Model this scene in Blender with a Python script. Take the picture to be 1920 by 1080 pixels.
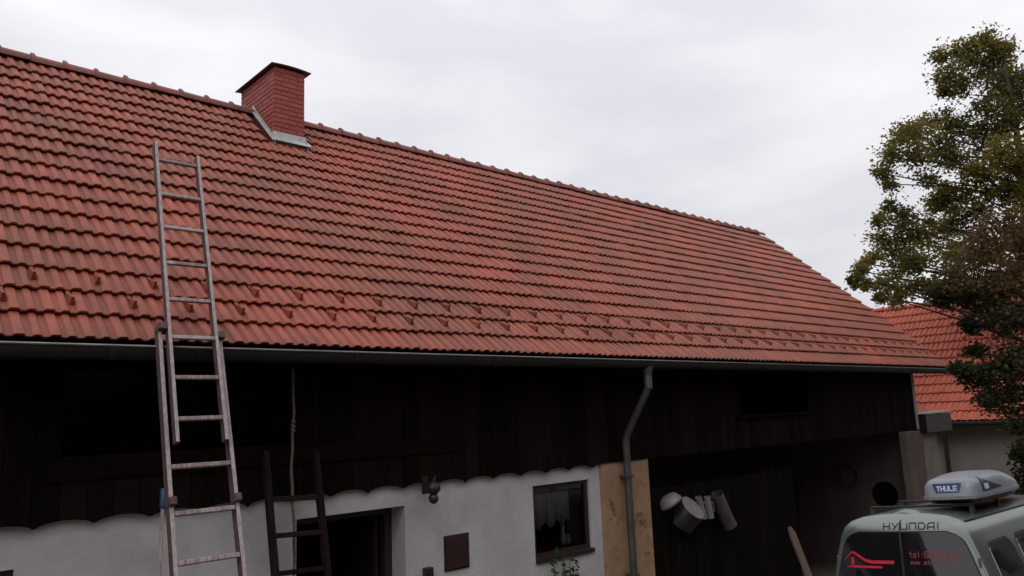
import bpy, bmesh, math, random
from math import sin, cos, tan, radians, pi, sqrt, hypot, atan2
from mathutils import Vector, Matrix, Euler, noise

for o in list(bpy.data.objects):
    bpy.data.objects.remove(o)
scene = bpy.context.scene
COL = scene.collection
RND = random.Random(7)

# ------------------------------------------------------------------ camera
FPX = 1450.0
CZ = 3.1
AX = Vector((0.74233462, 0.07983079, 0.66525661))
AY = Vector((-0.66886767, 0.14673309, 0.72875609))
AZ = Vector((-0.03943798, -0.98594951, 0.16232129))
RW = Matrix((AX, AY, AZ))
cd = bpy.data.cameras.new('camera')
cam = bpy.data.objects.new('camera', cd)
COL.objects.link(cam)
right, up, back = RW @ Vector((1, 0, 0)), RW @ Vector((0, -1, 0)), RW @ Vector((0, 0, -1))
m4 = Matrix((right, up, back)).transposed().to_4x4()
m4.translation = (0, 0, CZ)
cam.matrix_world = m4
cd.sensor_width = 36
cd.lens = 36 * FPX / 1920
cd.clip_end = 3000
cd.clip_start = 0.05
scene.camera = cam

# ------------------------------------------------------------------ sky: overcast, soft broken cloud
SUN_EL, SUN_AZ = radians(52), radians(235)
w = bpy.data.worlds.new('World')
scene.world = w
w.use_nodes = True
nt = w.node_tree
nt.nodes.clear()
N = nt.nodes.new
out = N('ShaderNodeOutputWorld')
sky = N('ShaderNodeTexSky'); sky.sky_type = 'NISHITA'; sky.sun_disc = False
sky.sun_elevation = SUN_EL; sky.sun_rotation = SUN_AZ
bg1 = N('ShaderNodeBackground'); bg1.inputs[1].default_value = 0.1
nt.links.new(sky.outputs[0], bg1.inputs[0])
tc = N('ShaderNodeTexCoord')
mp = N('ShaderNodeMapping'); mp.inputs['Scale'].default_value = (1.2, 1.2, 3.6)
nt.links.new(tc.outputs['Generated'], mp.inputs[0])
nz = N('ShaderNodeTexNoise'); nz.inputs['Scale'].default_value = 1.7; nz.inputs['Detail'].default_value = 6
nz.inputs['Roughness'].default_value = 0.5; nz.inputs['Distortion'].default_value = 0.25
nt.links.new(mp.outputs[0], nz.inputs['Vector'])
rp = N('ShaderNodeValToRGB')
rp.color_ramp.elements[0].position = 0.36; rp.color_ramp.elements[0].color = (0.71, 0.715, 0.765, 1)
rp.color_ramp.elements[1].position = 0.63; rp.color_ramp.elements[1].color = (0.93, 0.912, 0.94, 1)
nt.links.new(nz.outputs[0], rp.inputs[0])
sx = N('ShaderNodeSeparateXYZ'); nt.links.new(tc.outputs['Generated'], sx.inputs[0])
gr = N('ShaderNodeMapRange'); gr.inputs[1].default_value = -0.05; gr.inputs[2].default_value = 0.6
gr.inputs[3].default_value = 0.80; gr.inputs[4].default_value = 1.26
nt.links.new(sx.outputs[2], gr.inputs[0])
mu = N('ShaderNodeVectorMath'); mu.operation = 'SCALE'
nt.links.new(rp.outputs[0], mu.inputs[0]); nt.links.new(gr.outputs[0], mu.inputs['Scale'])
bg2 = N('ShaderNodeBackground'); bg2.inputs[1].default_value = 1.0
nt.links.new(mu.outputs[0], bg2.inputs[0])
mx = N('ShaderNodeMixShader'); mx.inputs[0].default_value = 0.94
nt.links.new(bg1.outputs[0], mx.inputs[1]); nt.links.new(bg2.outputs[0], mx.inputs[2])
nt.links.new(mx.outputs[0], out.inputs[0])

sd = bpy.data.lights.new('sun', 'SUN')
sd.energy = 0.6; sd.angle = radians(25); sd.color = (1.0, 0.96, 0.92)
so = bpy.data.objects.new('sun', sd); COL.objects.link(so)
sdir = Vector((sin(SUN_AZ) * cos(SUN_EL), cos(SUN_AZ) * cos(SUN_EL), sin(SUN_EL)))
so.rotation_euler = sdir.to_track_quat('Z', 'Y').to_euler()
so.location = (0, -10, 30)

vs = scene.view_settings
vs.view_transform = 'Standard'; vs.look = 'None'; vs.exposure = 0.0; vs.gamma = 1.0
vs.use_curve_mapping = False

# ------------------------------------------------------------------ pixel helpers (photo pixel -> direction)
def ray(u, v):
    return RW @ Vector((u - 960, v - 540, FPX))
def PY(u, v, Y):
    r = ray(u, v); r = r / r.y * Y
    return Vector((r.x, r.y, r.z + CZ))
def PX(u, v, X):
    r = ray(u, v); r = r / r.x * X
    return Vector((r.x, r.y, r.z + CZ))
def PD(u, v, D):
    r = ray(u, v) / FPX * D
    return Vector((r.x, r.y, r.z + CZ))
def proj(p):
    c = RW.transposed() @ (Vector(p) - Vector((0, 0, CZ)))
    return 960 + FPX * c.x / c.z, 540 + FPX * c.y / c.z, c.z

# ------------------------------------------------------------------ materials
MATS = {}
def mat(name, c1, c2=None, rough=0.8, scale=6.0, bump=0.0, bscale=40.0, stretch=(1, 1, 1), island=0.0,
        dirt=None, dirt_scale=1.2, dirt_lo=0.5, dirt_hi=0.7, metallic=0.0, coat=0.0, spec=0.5, ramp=(0.35, 0.65),
        detail=6.0, bdist=0.01, object_coords=False, roll=None):
    m = bpy.data.materials.new(name); m.use_nodes = True
    t = m.node_tree; b = t.nodes['Principled BSDF']
    n = t.nodes.new
    b.inputs['Roughness'].default_value = rough
    b.inputs['Metallic'].default_value = metallic
    b.inputs['Specular IOR Level'].default_value = spec
    if coat:
        b.inputs['Coat Weight'].default_value = coat; b.inputs['Coat Roughness'].default_value = 0.06
    if object_coords:
        g = n('ShaderNodeTexCoord'); pos = g.outputs['Object']
    else:
        g = n('ShaderNodeNewGeometry'); pos = g.outputs['Position']
    mp = n('ShaderNodeMapping'); mp.inputs['Scale'].default_value = stretch
    t.links.new(pos, mp.inputs[0])
    if c2 is None:
        c2 = tuple(x * 0.8 for x in c1)
    nz = n('ShaderNodeTexNoise'); nz.inputs['Scale'].default_value = scale; nz.inputs['Detail'].default_value = detail
    nz.inputs['Roughness'].default_value = 0.6
    t.links.new(mp.outputs[0], nz.inputs['Vector'])
    fac = nz.outputs[0]
    if island > 0:
        oi = n('ShaderNodeObjectInfo'); ng = n('ShaderNodeNewGeometry')
        ad = n('ShaderNodeMath'); ad.operation = 'ADD'
        t.links.new(oi.outputs['Random'], ad.inputs[0]); t.links.new(ng.outputs['Random Per Island'], ad.inputs[1])
        fr = n('ShaderNodeMath'); fr.operation = 'FRACT'; t.links.new(ad.outputs[0], fr.inputs[0])
        sb = n('ShaderNodeMath'); sb.operation = 'SUBTRACT'; t.links.new(fr.outputs[0], sb.inputs[0]); sb.inputs[1].default_value = 0.5
        ma = n('ShaderNodeMath'); ma.operation = 'MULTIPLY_ADD'; t.links.new(sb.outputs[0], ma.inputs[0])
        ma.inputs[1].default_value = island; t.links.new(nz.outputs[0], ma.inputs[2])
        fac = ma.outputs[0]
    rp = n('ShaderNodeValToRGB')
    rp.color_ramp.elements[0].position = ramp[0]; rp.color_ramp.elements[0].color = (*c2, 1)
    rp.color_ramp.elements[1].position = ramp[1]; rp.color_ramp.elements[1].color = (*c1, 1)
    t.links.new(fac, rp.inputs[0])
    col = rp.outputs[0]
    if dirt:
        layers = dirt if isinstance(dirt[0], (tuple, list)) else [dirt]
        for k, d in enumerate(layers):
            dz = n('ShaderNodeTexNoise'); dz.inputs['Scale'].default_value = dirt_scale * (1 + 1.5 * k); dz.inputs['Detail'].default_value = 8
            dz.inputs['Roughness'].default_value = 0.65
            mp2 = n('ShaderNodeMapping'); mp2.inputs['Location'].default_value = (3.1 * k, 7.7 * k, 1.3 * k)
            t.links.new(pos, mp2.inputs[0]); t.links.new(mp2.outputs[0], dz.inputs['Vector'])
            mr = n('ShaderNodeMapRange'); mr.inputs[1].default_value = dirt_lo; mr.inputs[2].default_value = dirt_hi
            t.links.new(dz.outputs[0], mr.inputs[0])
            mix = n('ShaderNodeMix'); mix.data_type = 'RGBA'
            t.links.new(mr.outputs[0], mix.inputs[0]); t.links.new(col, mix.inputs[6]); mix.inputs[7].default_value = (*d, 1)
            col = mix.outputs[2]
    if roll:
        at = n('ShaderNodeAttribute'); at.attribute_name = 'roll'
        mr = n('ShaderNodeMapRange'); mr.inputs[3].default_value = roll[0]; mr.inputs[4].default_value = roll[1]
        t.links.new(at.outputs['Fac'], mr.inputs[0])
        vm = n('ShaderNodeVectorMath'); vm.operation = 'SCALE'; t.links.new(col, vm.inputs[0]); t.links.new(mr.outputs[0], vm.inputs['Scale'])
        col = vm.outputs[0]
    t.links.new(col, b.inputs['Base Color'])
    if bump > 0:
        bz = n('ShaderNodeTexNoise'); bz.inputs['Scale'].default_value = bscale; bz.inputs['Detail'].default_value = 5
        t.links.new(mp.outputs[0], bz.inputs['Vector'])
        bp = n('ShaderNodeBump'); bp.inputs['Strength'].default_value = bump; bp.inputs['Distance'].default_value = bdist
        t.links.new(bz.outputs[0], bp.inputs['Height']); t.links.new(bp.outputs[0], b.inputs['Normal'])
    MATS[name] = m
    return m

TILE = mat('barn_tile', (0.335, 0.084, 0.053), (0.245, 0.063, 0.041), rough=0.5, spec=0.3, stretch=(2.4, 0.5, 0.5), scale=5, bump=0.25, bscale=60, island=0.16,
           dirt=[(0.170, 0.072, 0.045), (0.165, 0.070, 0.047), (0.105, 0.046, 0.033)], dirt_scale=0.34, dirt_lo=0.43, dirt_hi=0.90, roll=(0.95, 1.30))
RIDGE = mat('ridge_tile_clay', (0.27, 0.090, 0.068), (0.19, 0.07, 0.055), rough=0.7, scale=9, bump=0.2, island=0.3,
            dirt=(0.16, 0.10, 0.085), dirt_scale=2.5, dirt_lo=0.5, dirt_hi=0.75)
TILE2 = mat('house_tile', (0.54, 0.125, 0.066), (0.44, 0.098, 0.056), rough=0.6, scale=4, bump=0.2, island=0.3)
ROOFDECK = mat('roof_deck', (0.03, 0.018, 0.014), rough=0.9)
PLASTER = mat('whitewash', (0.54, 0.525, 0.55), (0.44, 0.43, 0.45), rough=0.9, scale=1.6, bump=0.35, bscale=14, bdist=0.02,
              dirt=(0.33, 0.29, 0.28), dirt_scale=0.9, dirt_lo=0.52, dirt_hi=0.8)
OCHRE = mat('ochre_render', (0.36, 0.235, 0.145), (0.285, 0.175, 0.10), rough=0.95, scale=1.6, bump=0.6, bscale=5, bdist=0.05,
            dirt=[(0.40, 0.285, 0.20), (0.12, 0.055, 0.035)], dirt_scale=1.5, dirt_lo=0.56, dirt_hi=0.66)
BROWNPL = mat('brown_render', (0.088, 0.064, 0.057), (0.06, 0.045, 0.041), rough=0.95, scale=2.5, bump=0.4, bscale=16, bdist=0.02,
              dirt=(0.04, 0.032, 0.029), dirt_scale=1.5, dirt_lo=0.5, dirt_hi=0.75)
WARMPL = mat('warm_render', (0.15, 0.112, 0.10), (0.105, 0.08, 0.073), rough=0.95, scale=2.2, bump=0.4, bscale=16, bdist=0.02, dirt=(0.09, 0.068, 0.06), dirt_scale=1.3, dirt_lo=0.5, dirt_hi=0.75)
GREYPL = mat('grey_render', (0.33, 0.29, 0.275), (0.23, 0.20, 0.19), rough=0.95, scale=2.5, bump=0.4, bscale=16, bdist=0.02)
BEIGEPL = mat('beige_render', (0.27, 0.24, 0.21), (0.22, 0.195, 0.17), rough=0.95, scale=1.2, bump=0.3, bscale=20)
PLANK = mat('dark_plank', (0.0125, 0.0066, 0.0056), (0.0042, 0.0026, 0.0024), rough=0.85, scale=2.2, stretch=(9, 9, 0.9), bump=0.5,
            bscale=6, island=0.5, spec=0.06)
PLANKRED = mat('reddish_plank', (0.0095, 0.0046, 0.0040), (0.0045, 0.0024, 0.0021), rough=0.85, scale=2.2, stretch=(1.0, 9, 9), bump=0.4, bscale=6, spec=0.06)
BLACKWOOD = mat('black_wood', (0.0075, 0.0050, 0.0042), (0.0035, 0.0026, 0.0023), rough=0.9, scale=3, stretch=(6, 6, 1), island=0.4, spec=0.08)
LADWOOD = mat('weathered_wood', (0.40, 0.33, 0.32), (0.19, 0.145, 0.14), rough=0.75, scale=9, stretch=(6, 2, 1), bump=0.4,
              bscale=12, island=0.25, dirt=(0.40, 0.36, 0.35), dirt_scale=7, dirt_lo=0.55, dirt_hi=0.7)
EDGEWOOD = mat('skylit_edge_wood', (0.46, 0.40, 0.39), (0.27, 0.22, 0.215), rough=0.7, scale=9, stretch=(6, 6, 0.8), bump=0.3, bscale=12)  # paler rail wood: sky light on the front faces painted into the colour
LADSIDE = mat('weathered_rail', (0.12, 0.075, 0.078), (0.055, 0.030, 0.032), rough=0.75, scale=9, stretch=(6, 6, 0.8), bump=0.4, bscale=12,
              dirt=(0.16, 0.12, 0.12), dirt_scale=6, dirt_lo=0.6, dirt_hi=0.75)
DARKLAD = mat('dark_ladder_wood', (0.024, 0.0125, 0.0115), (0.010, 0.0056, 0.0053), spec=0.15, rough=0.95, scale=6, stretch=(4, 4, 1), island=0.3)
GUTTER = mat('zinc_gutter', (0.030, 0.030, 0.028), (0.020, 0.020, 0.019), rough=0.55, scale=4, metallic=0.3, stretch=(0.6, 3, 3))
PIPE = mat('zinc_pipe', (0.125, 0.122, 0.117), (0.078, 0.076, 0.072), rough=0.45, scale=5, metallic=0.4)
BEAD = mat('worn_bead', (0.20, 0.19, 0.19), (0.13, 0.125, 0.125), rough=0.4, scale=5, metallic=0.5)
FLASH = mat('light_sheet_metal', (0.50, 0.505, 0.50), (0.40, 0.40, 0.40), rough=0.45, scale=8, metallic=0.35, dirt=(0.22, 0.2, 0.19),
            dirt_scale=5, dirt_lo=0.6, dirt_hi=0.72)
CAPM = mat('dark_sheet_metal', (0.09, 0.035, 0.033), (0.05, 0.025, 0.024), rough=0.6, scale=5)
BRICK = mat('painted_brick', (0.33, 0.072, 0.058), (0.25, 0.055, 0.046), rough=0.7, scale=18, bump=0.4, bscale=60, island=0.4)
MORTAR = mat('painted_mortar', (0.235, 0.046, 0.042), (0.18, 0.036, 0.034), rough=0.85, scale=14, dirt=(0.36, 0.20, 0.18), dirt_scale=4, dirt_lo=0.6, dirt_hi=0.68)
FRAME = mat('brown_joinery', (0.034, 0.018, 0.016), (0.022, 0.012, 0.011), rough=0.5, scale=8, stretch=(5, 5, 1))
HATCHM = mat('oxblood_panel', (0.034, 0.010, 0.010), (0.026, 0.008, 0.008), rough=0.6, scale=6)
IRON = mat('black_iron', (0.018, 0.016, 0.016), (0.012, 0.011, 0.011), rough=0.5, scale=12)
ROPE = mat('hemp_rope', (0.16, 0.115, 0.10), (0.10, 0.07, 0.06), rough=0.95, scale=60)
ENAMEL = mat('pale_enamel', (0.24, 0.225, 0.22), (0.17, 0.16, 0.158), rough=0.45, scale=10)
DARKPOT = mat('dark_enamel', (0.02, 0.019, 0.017), (0.014, 0.013, 0.012), rough=0.45, scale=10)
GREYTUBE = mat('dull_tin', (0.11, 0.10, 0.095), (0.065, 0.06, 0.057), rough=0.6, scale=10, dirt=(0.06, 0.04, 0.035), dirt_scale=4)
BOARD = mat('pale_board', (0.165, 0.108, 0.085), (0.11, 0.072, 0.06), rough=0.8, scale=6, stretch=(6, 6, 1))
BLUEM = mat('blue_plastic', (0.035, 0.085, 0.17), (0.025, 0.06, 0.12), rough=0.4, scale=10)
BARK = mat('bark', (0.055, 0.042, 0.034), (0.028, 0.022, 0.018), rough=0.95, scale=8, stretch=(3, 3, 0.7), bump=0.8, bscale=14, bdist=0.03)
EARTH = mat('earth', (0.15, 0.125, 0.10), (0.09, 0.08, 0.065), rough=0.95, scale=0.7, bump=0.5, bscale=12, bdist=0.03,
            dirt=(0.06, 0.085, 0.03), dirt_scale=0.25, dirt_lo=0.45, dirt_hi=0.6)
PAINT = mat('van_paint', (0.245, 0.272, 0.257), (0.235, 0.26, 0.246), rough=0.36, scale=2, metallic=0.85, coat=0.25)
BLACKPL = mat('black_plastic', (0.016, 0.016, 0.016), (0.011, 0.011, 0.011), rough=0.45, scale=20)
RUBBER = mat('rubber', (0.02, 0.02, 0.02), (0.014, 0.014, 0.014), rough=0.8, scale=20)
RIMM = mat('alloy', (0.4, 0.4, 0.4), (0.34, 0.34, 0.34), rough=0.35, metallic=0.7)
REDLENS = mat('red_lens', (0.16, 0.012, 0.012), (0.12, 0.01, 0.01), rough=0.15, scale=8, coat=0.5)
REDVINYL = mat('red_vinyl', (0.62, 0.018, 0.045), (0.55, 0.016, 0.04), rough=0.45, scale=10)
REDVINYL2 = mat('faded_red_vinyl', (0.24, 0.045, 0.06), (0.20, 0.04, 0.055), rough=0.45, scale=10)
DARKTEXT = mat('dark_lettering', (0.012, 0.012, 0.014), (0.01, 0.01, 0.011), rough=0.4)
BOXGREY = mat('roof_box_grey', (0.245, 0.258, 0.295), (0.22, 0.232, 0.268), rough=0.42, scale=3, coat=0.15)
BOXRIM = mat('roof_box_rim', (0.24, 0.24, 0.25), (0.2, 0.2, 0.21), rough=0.45)
BLUEDEC = mat('blue_decal', (0.025, 0.075, 0.19), (0.02, 0.06, 0.16), rough=0.4)
NAVYDEC = mat('navy_decal', (0.012, 0.03, 0.085), (0.01, 0.025, 0.07), rough=0.4)
WHITEDEC = mat('white_decal', (0.62, 0.64, 0.66), (0.58, 0.6, 0.62), rough=0.4)
CURTAIN = mat('lace_curtain', (0.5, 0.5, 0.53), (0.3, 0.3, 0.32), rough=0.9, scale=30, stretch=(4, 4, 0.4))
CERAM = mat('white_ceramic', (0.5, 0.5, 0.5), (0.45, 0.45, 0.45), rough=0.3)

def glass_mat(name, tint, rough=0.03, mixf=0.75):
    m = bpy.data.materials.new(name); m.use_nodes = True
    t = m.node_tree; t.nodes.clear(); n = t.nodes.new
    o = n('ShaderNodeOutputMaterial'); tr = n('ShaderNodeBsdfTransparent'); gl = n('ShaderNodeBsdfGlossy'); fr = n('ShaderNodeFresnel')
    nzz = n('ShaderNodeTexNoise'); nzz.inputs['Scale'].default_value = 3
    rmp = n('ShaderNodeMapRange'); rmp.inputs[3].default_value = rough * 0.6; rmp.inputs[4].default_value = rough * 1.6
    t.links.new(nzz.outputs[0], rmp.inputs[0]); t.links.new(rmp.outputs[0], gl.inputs['Roughness'])
    tr.inputs[0].default_value = (*tint, 1); fr.inputs[0].default_value = 1.5
    mx = n('ShaderNodeMixShader'); t.links.new(fr.outputs[0], mx.inputs[0])
    t.links.new(tr.outputs[0], mx.inputs[1]); t.links.new(gl.outputs[0], mx.inputs[2]); t.links.new(mx.outputs[0], o.inputs[0])
    return m
PANE = glass_mat('window_glass', (0.75, 0.78, 0.78))
CARGLASS = mat('tinted_glass', (0.012, 0.012, 0.015), (0.009, 0.009, 0.011), rough=0.04, scale=3, spec=0.9)

def leaf_mat(name, cols, trans=0.35):
    m = bpy.data.materials.new(name); m.use_nodes = True
    t = m.node_tree; t.nodes.clear(); n = t.nodes.new
    o = n('ShaderNodeOutputMaterial'); d = n('ShaderNodeBsdfPrincipled'); tl = n('ShaderNodeBsdfTranslucent')
    d.inputs['Roughness'].default_value = 0.6; d.inputs['Specular IOR Level'].default_value = 0.25
    g = n('ShaderNodeNewGeometry'); nz = n('ShaderNodeTexNoise'); nz.inputs['Scale'].default_value = 0.55; nz.inputs['Detail'].default_value = 3
    t.links.new(g.outputs['Position'], nz.inputs['Vector'])
    ma = n('ShaderNodeMath'); ma.operation = 'MULTIPLY_ADD'; t.links.new(g.outputs['Random Per Island'], ma.inputs[0])
    ma.inputs[1].default_value = 0.45
    sc = n('ShaderNodeMath'); sc.operation = 'MULTIPLY_ADD'; t.links.new(nz.outputs[0], sc.inputs[0]); sc.inputs[1].default_value = 1.9; sc.inputs[2].default_value = -0.72
    t.links.new(sc.outputs[0], ma.inputs[2])
    r = n('ShaderNodeValToRGB')
    el = r.color_ramp.elements
    el[0].position = 0.0; el[0].color = (*cols[0], 1); el[1].position = 1.0; el[1].color = (*cols[-1], 1)
    for i, c in enumerate(cols[1:-1]):
        e = el.new((i + 1) / (len(cols) - 1)); e.color = (*c, 1)
    t.links.new(ma.outputs[0], r.inputs[0])
    t.links.new(r.outputs[0], d.inputs['Base Color']); t.links.new(r.outputs[0], tl.inputs[0])
    mx = n('ShaderNodeMixShader'); mx.inputs[0].default_value = trans
    t.links.new(d.outputs[0], mx.inputs[1]); t.links.new(tl.outputs[0], mx.inputs[2]); t.links.new(mx.outputs[0], o.inputs[0])
    return m
LEAFG = leaf_mat('green_leaves', [(0.066, 0.074, 0.024), (0.13, 0.13, 0.035), (0.22, 0.195, 0.044), (0.30, 0.235, 0.052)], 0.55)
LEAFB = leaf_mat('brown_leaves', [(0.052, 0.053, 0.024), (0.105, 0.082, 0.036), (0.175, 0.108, 0.050), (0.235, 0.130, 0.060)], 0.45)
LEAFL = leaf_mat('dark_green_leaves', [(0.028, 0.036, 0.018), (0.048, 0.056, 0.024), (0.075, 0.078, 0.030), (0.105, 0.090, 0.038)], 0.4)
LEAFD = leaf_mat('vine_leaves', [(0.03, 0.06, 0.02), (0.05, 0.09, 0.03)], 0.3)

# ------------------------------------------------------------------ mesh helpers
class MB:
    def __init__(s):
        s.v = []; s.f = []
    def add(s, verts, faces):
        b = len(s.v); s.v += [tuple(p) for p in verts]; s.f += [tuple(i + b for i in f) for f in faces]
    def box(s, x0, x1, y0, y1, z0, z1, M=None):
        p = [Vector(q) for q in ((x0, y0, z0), (x1, y0, z0), (x1, y1, z0), (x0, y1, z0), (x0, y0, z1), (x1, y0, z1), (x1, y1, z1), (x0, y1, z1))]
        if M: p = [M @ q for q in p]
        s.add(p, [(0, 3, 2, 1), (4, 5, 6, 7), (0, 1, 5, 4), (1, 2, 6, 5), (2, 3, 7, 6), (3, 0, 4, 7)])
    def bar(s, a, b, w, h, upv=(0, 0, 1)):
        a, b = Vector(a), Vector(b); d = (b - a).normalized(); u = Vector(upv)
        sd = d.cross(u).normalized(); uu = sd.cross(d)
        p = []
        for q in (a, b):
            for (i, j) in ((-1, -1), (1, -1), (1, 1), (-1, 1)):
                p.append(q + sd * (i * w / 2) + uu * (j * h / 2))
        s.add(p, [(0, 3, 2, 1), (4, 5, 6, 7), (0, 1, 5, 4), (1, 2, 6, 5), (2, 3, 7, 6), (3, 0, 4, 7)])
    def tube(s, pts, rads, n=8, cap=True):
        pts = [Vector(p) for p in pts]
        if not isinstance(rads, (list, tuple)): rads = [rads] * len(pts)
        rings = []; ref = Vector((0.31, 0.23, 0.92))
        for i, p in enumerate(pts):
            d = (pts[min(i + 1, len(pts) - 1)] - pts[max(i - 1, 0)]).normalized()
            a = d.cross(ref)
            if a.length < 1e-3: a = d.cross(Vector((1, 0, 0)))
            a.normalize(); b = d.cross(a)
            rings.append([p + (a * cos(2 * pi * k / n) + b * sin(2 * pi * k / n)) * rads[i] for k in range(n)])
        vs_ = [q for r in rings for q in r]; fs = []
        for i in range(len(pts) - 1):
            for k in range(n):
                fs.append((i * n + k, i * n + (k + 1) % n, (i + 1) * n + (k + 1) % n, (i + 1) * n + k))
        if cap:
            fs.append(tuple(range(n))[::-1]); fs.append(tuple((len(pts) - 1) * n + k for k in range(n)))
        s.add(vs_, fs)
    def lathe(s, prof, n=20, M=None):
        vs_ = []; fs = []
        for (r, z) in prof:
            for k in range(n):
                q = Vector((r * cos(2 * pi * k / n), r * sin(2 * pi * k / n), z))
                vs_.append(M @ q if M else q)
        for i in range(len(prof) - 1):
            for k in range(n):
                fs.append((i * n + k, i * n + (k + 1) % n, (i + 1) * n + (k + 1) % n, (i + 1) * n + k))
        s.add(vs_, fs)
    def prism(s, poly, y0, y1):     # poly in (x, z)
        n = len(poly)
        s.add([(x, y0, z) for x, z in poly] + [(x, y1, z) for x, z in poly],
              [tuple(range(n)), tuple(range(2 * n - 1, n - 1, -1))] + [(i, i + n, (i + 1) % n + n, (i + 1) % n) for i in range(n)])
    def mesh(s, name, m=None, smooth=False):
        me = bpy.data.meshes.new(name); me.from_pydata(s.v, [], s.f); me.update()
        if m: me.materials.append(m)
        if smooth: me.shade_smooth()
        return me
    def build(s, name, m, parent=None, smooth=False, recalc=True, loc=None, bevel=0, auto=None):
        me = s.mesh(name, m)
        if recalc:
            bm = bmesh.new(); bm.from_mesh(me); bmesh.ops.recalc_face_normals(bm, faces=bm.faces[:]); bm.to_mesh(me); bm.free()
        if smooth: me.shade_smooth()
        o = bpy.data.objects.new(name, me); COL.objects.link(o)
        if parent: o.parent = parent
        if loc: o.location = loc
        if auto is not None: me.shade_smooth(); me.set_sharp_from_angle(angle=radians(auto))
        if bevel:
            b = o.modifiers.new('bevel', 'BEVEL'); b.width = bevel; b.segments = 2; b.limit_method = 'ANGLE'; b.angle_limit = radians(40)
        return o

def inst(me, name, parent, loc, rot=(0, 0, 0), scale=None):
    o = bpy.data.objects.new(name, me); COL.objects.link(o); o.parent = parent
    o.location = loc; o.rotation_euler = rot
    if scale: o.scale = scale
    return o
def tag(o, label, cat, group=None):
    o['label'] = label; o['category'] = cat
    if group: o['group'] = group
    return o
def thing(name, label, cat, loc=(0, 0, 0), rot=(0, 0, 0), group=None):
    o = bpy.data.objects.new(name, None); COL.objects.link(o); o.location = loc; o.rotation_euler = rot
    o.empty_display_size = 0.2
    return tag(o, label, cat, group)

def wall_cells(x0, x1, z0, z1, y0, y1, openings, zt=None):
    """wall in the XZ plane with rectangular holes; returns MB with welded faces"""
    xs = sorted(set([x0, x1] + [v for o in openings for v in (o[0], o[1]) if x0 < v < x1]))
    zs = sorted(set([z0, z1] + [v for o in openings for v in (o[2], o[3]) if z0 < v < z1]))
    full = {}
    for i in range(len(xs) - 1):
        for j in range(len(zs) - 1):
            cx, cz = (xs[i] + xs[i + 1]) / 2, (zs[j] + zs[j + 1]) / 2
            full[i, j] = not any(o[0] < cx < o[1] and o[2] < cz < o[3] for o in openings)
    mb = MB(); idx = {}
    def V(i, j, k):
        if (i, j, k) not in idx:
            idx[i, j, k] = len(mb.v); mb.v.append((xs[i], (y0, y1)[k], zs[j]))
        return idx[i, j, k]
    for (i, j), f in full.items():
        if not f: continue
        mb.f.append((V(i, j, 0), V(i + 1, j, 0), V(i + 1, j + 1, 0), V(i, j + 1, 0)))
        mb.f.append((V(i, j, 1), V(i, j + 1, 1), V(i + 1, j + 1, 1), V(i + 1, j, 1)))
        for di, dj, a, b in ((-1, 0, (i, j), (i, j + 1)), (1, 0, (i + 1, j), (i + 1, j + 1)), (0, -1, (i, j), (i + 1, j)), (0, 1, (i, j + 1), (i + 1, j + 1))):
            if not full.get((i + di, j + dj), False):
                mb.f.append((V(*a, 0), V(*b, 0), V(*b, 1), V(*a, 1)))
    return mb

# ------------------------------------------------------------------ ground
def gz(x, y):
    xx = max(-12, min(30, x)); yy = max(-4, min(16, y))
    return -0.06 - 0.02 * (xx - 10.5) - 0.075 * (yy - 3.6)
mb = MB()
xs = [-900, -300, -100, -40, -20] + [-12 + 2 * i for i in range(22)] + [40, 60, 100, 300, 900]
ys = [-900, -300, -100, -40, -20, -10] + [-4 + 2 * i for i in range(11)] + [24, 40, 100, 300, 900]
for y in ys:
    for x in xs: mb.v.append((x, y, gz(x, y)))
nx = len(xs)
for j in range(len(ys) - 1):
    for i in range(nx - 1):
        mb.f.append((j * nx + i, j * nx + i + 1, (j + 1) * nx + i + 1, (j + 1) * nx + i))
g = mb.build('ground', EARTH, smooth=True); g['kind'] = 'structure'

# ------------------------------------------------------------------ barn
YE, ZE = 6.667, 3.81                 # tile edge at the eave
PITCH = radians(42.3); T = tan(PITCH)
YR = 11.21; ZR = ZE + T * (YR - YE)
X0, X1 = -4.2, 20.12                 # roof ends
XW0, XW1 = -3.4, 18.80               # wall ends
YW = 7.20; YB = 2 * YR - YW
barn = thing('barn', 'long whitewashed barn with dark plank upper wall and weathered red tiled roof', 'barn', (8, YW, gz(8, YW)))
BO = Vector(barn.location)
def P(o):                            # parent to barn keeping world coordinates
    o.parent = barn; o.location = Vector(o.location) - BO
    return o
DOOR = (3.62, 4.88, -0.5, 2.185)
WIN = (6.785, 7.815, 1.34, 2.22)
LWIN = (0.25, 1.285, 1.15, 2.085)
BAY = (9.07, 15.55, -0.8, 2.44)
front = wall_cells(XW0, 8.03, -0.75, 2.62, YW, YW + 0.45, [DOOR, WIN, LWIN])
P(front.build('wall', PLASTER))
mb = MB(); mb.box(8.03, 9.07, YW - 0.035, YW + 0.45, -0.8, 2.62)
P(mb.build('stone_pier', OCHRE, bevel=0.03))
mb = MB(); mb.box(18.385, XW1 + 0.002, YW, 12.0, -1.2, 2.62)
P(mb.build('end_wall', WARMPL, bevel=0.02))
# round dark vent on the inner face of the end wall
vc = PX(1660, 927, 18.385)
mb = MB(); M = Matrix.Translation((18.385, vc.y, vc.z)) @ Matrix.Rotation(-pi / 2, 4, 'Y')
mb.lathe([(0.0, 0.004), (0.265, 0.004), (0.275, 0.012), (0.29, 0.012), (0.29, 0.0)], 32, M)
P(mb.build('round_vent', BLACKWOOD))
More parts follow.
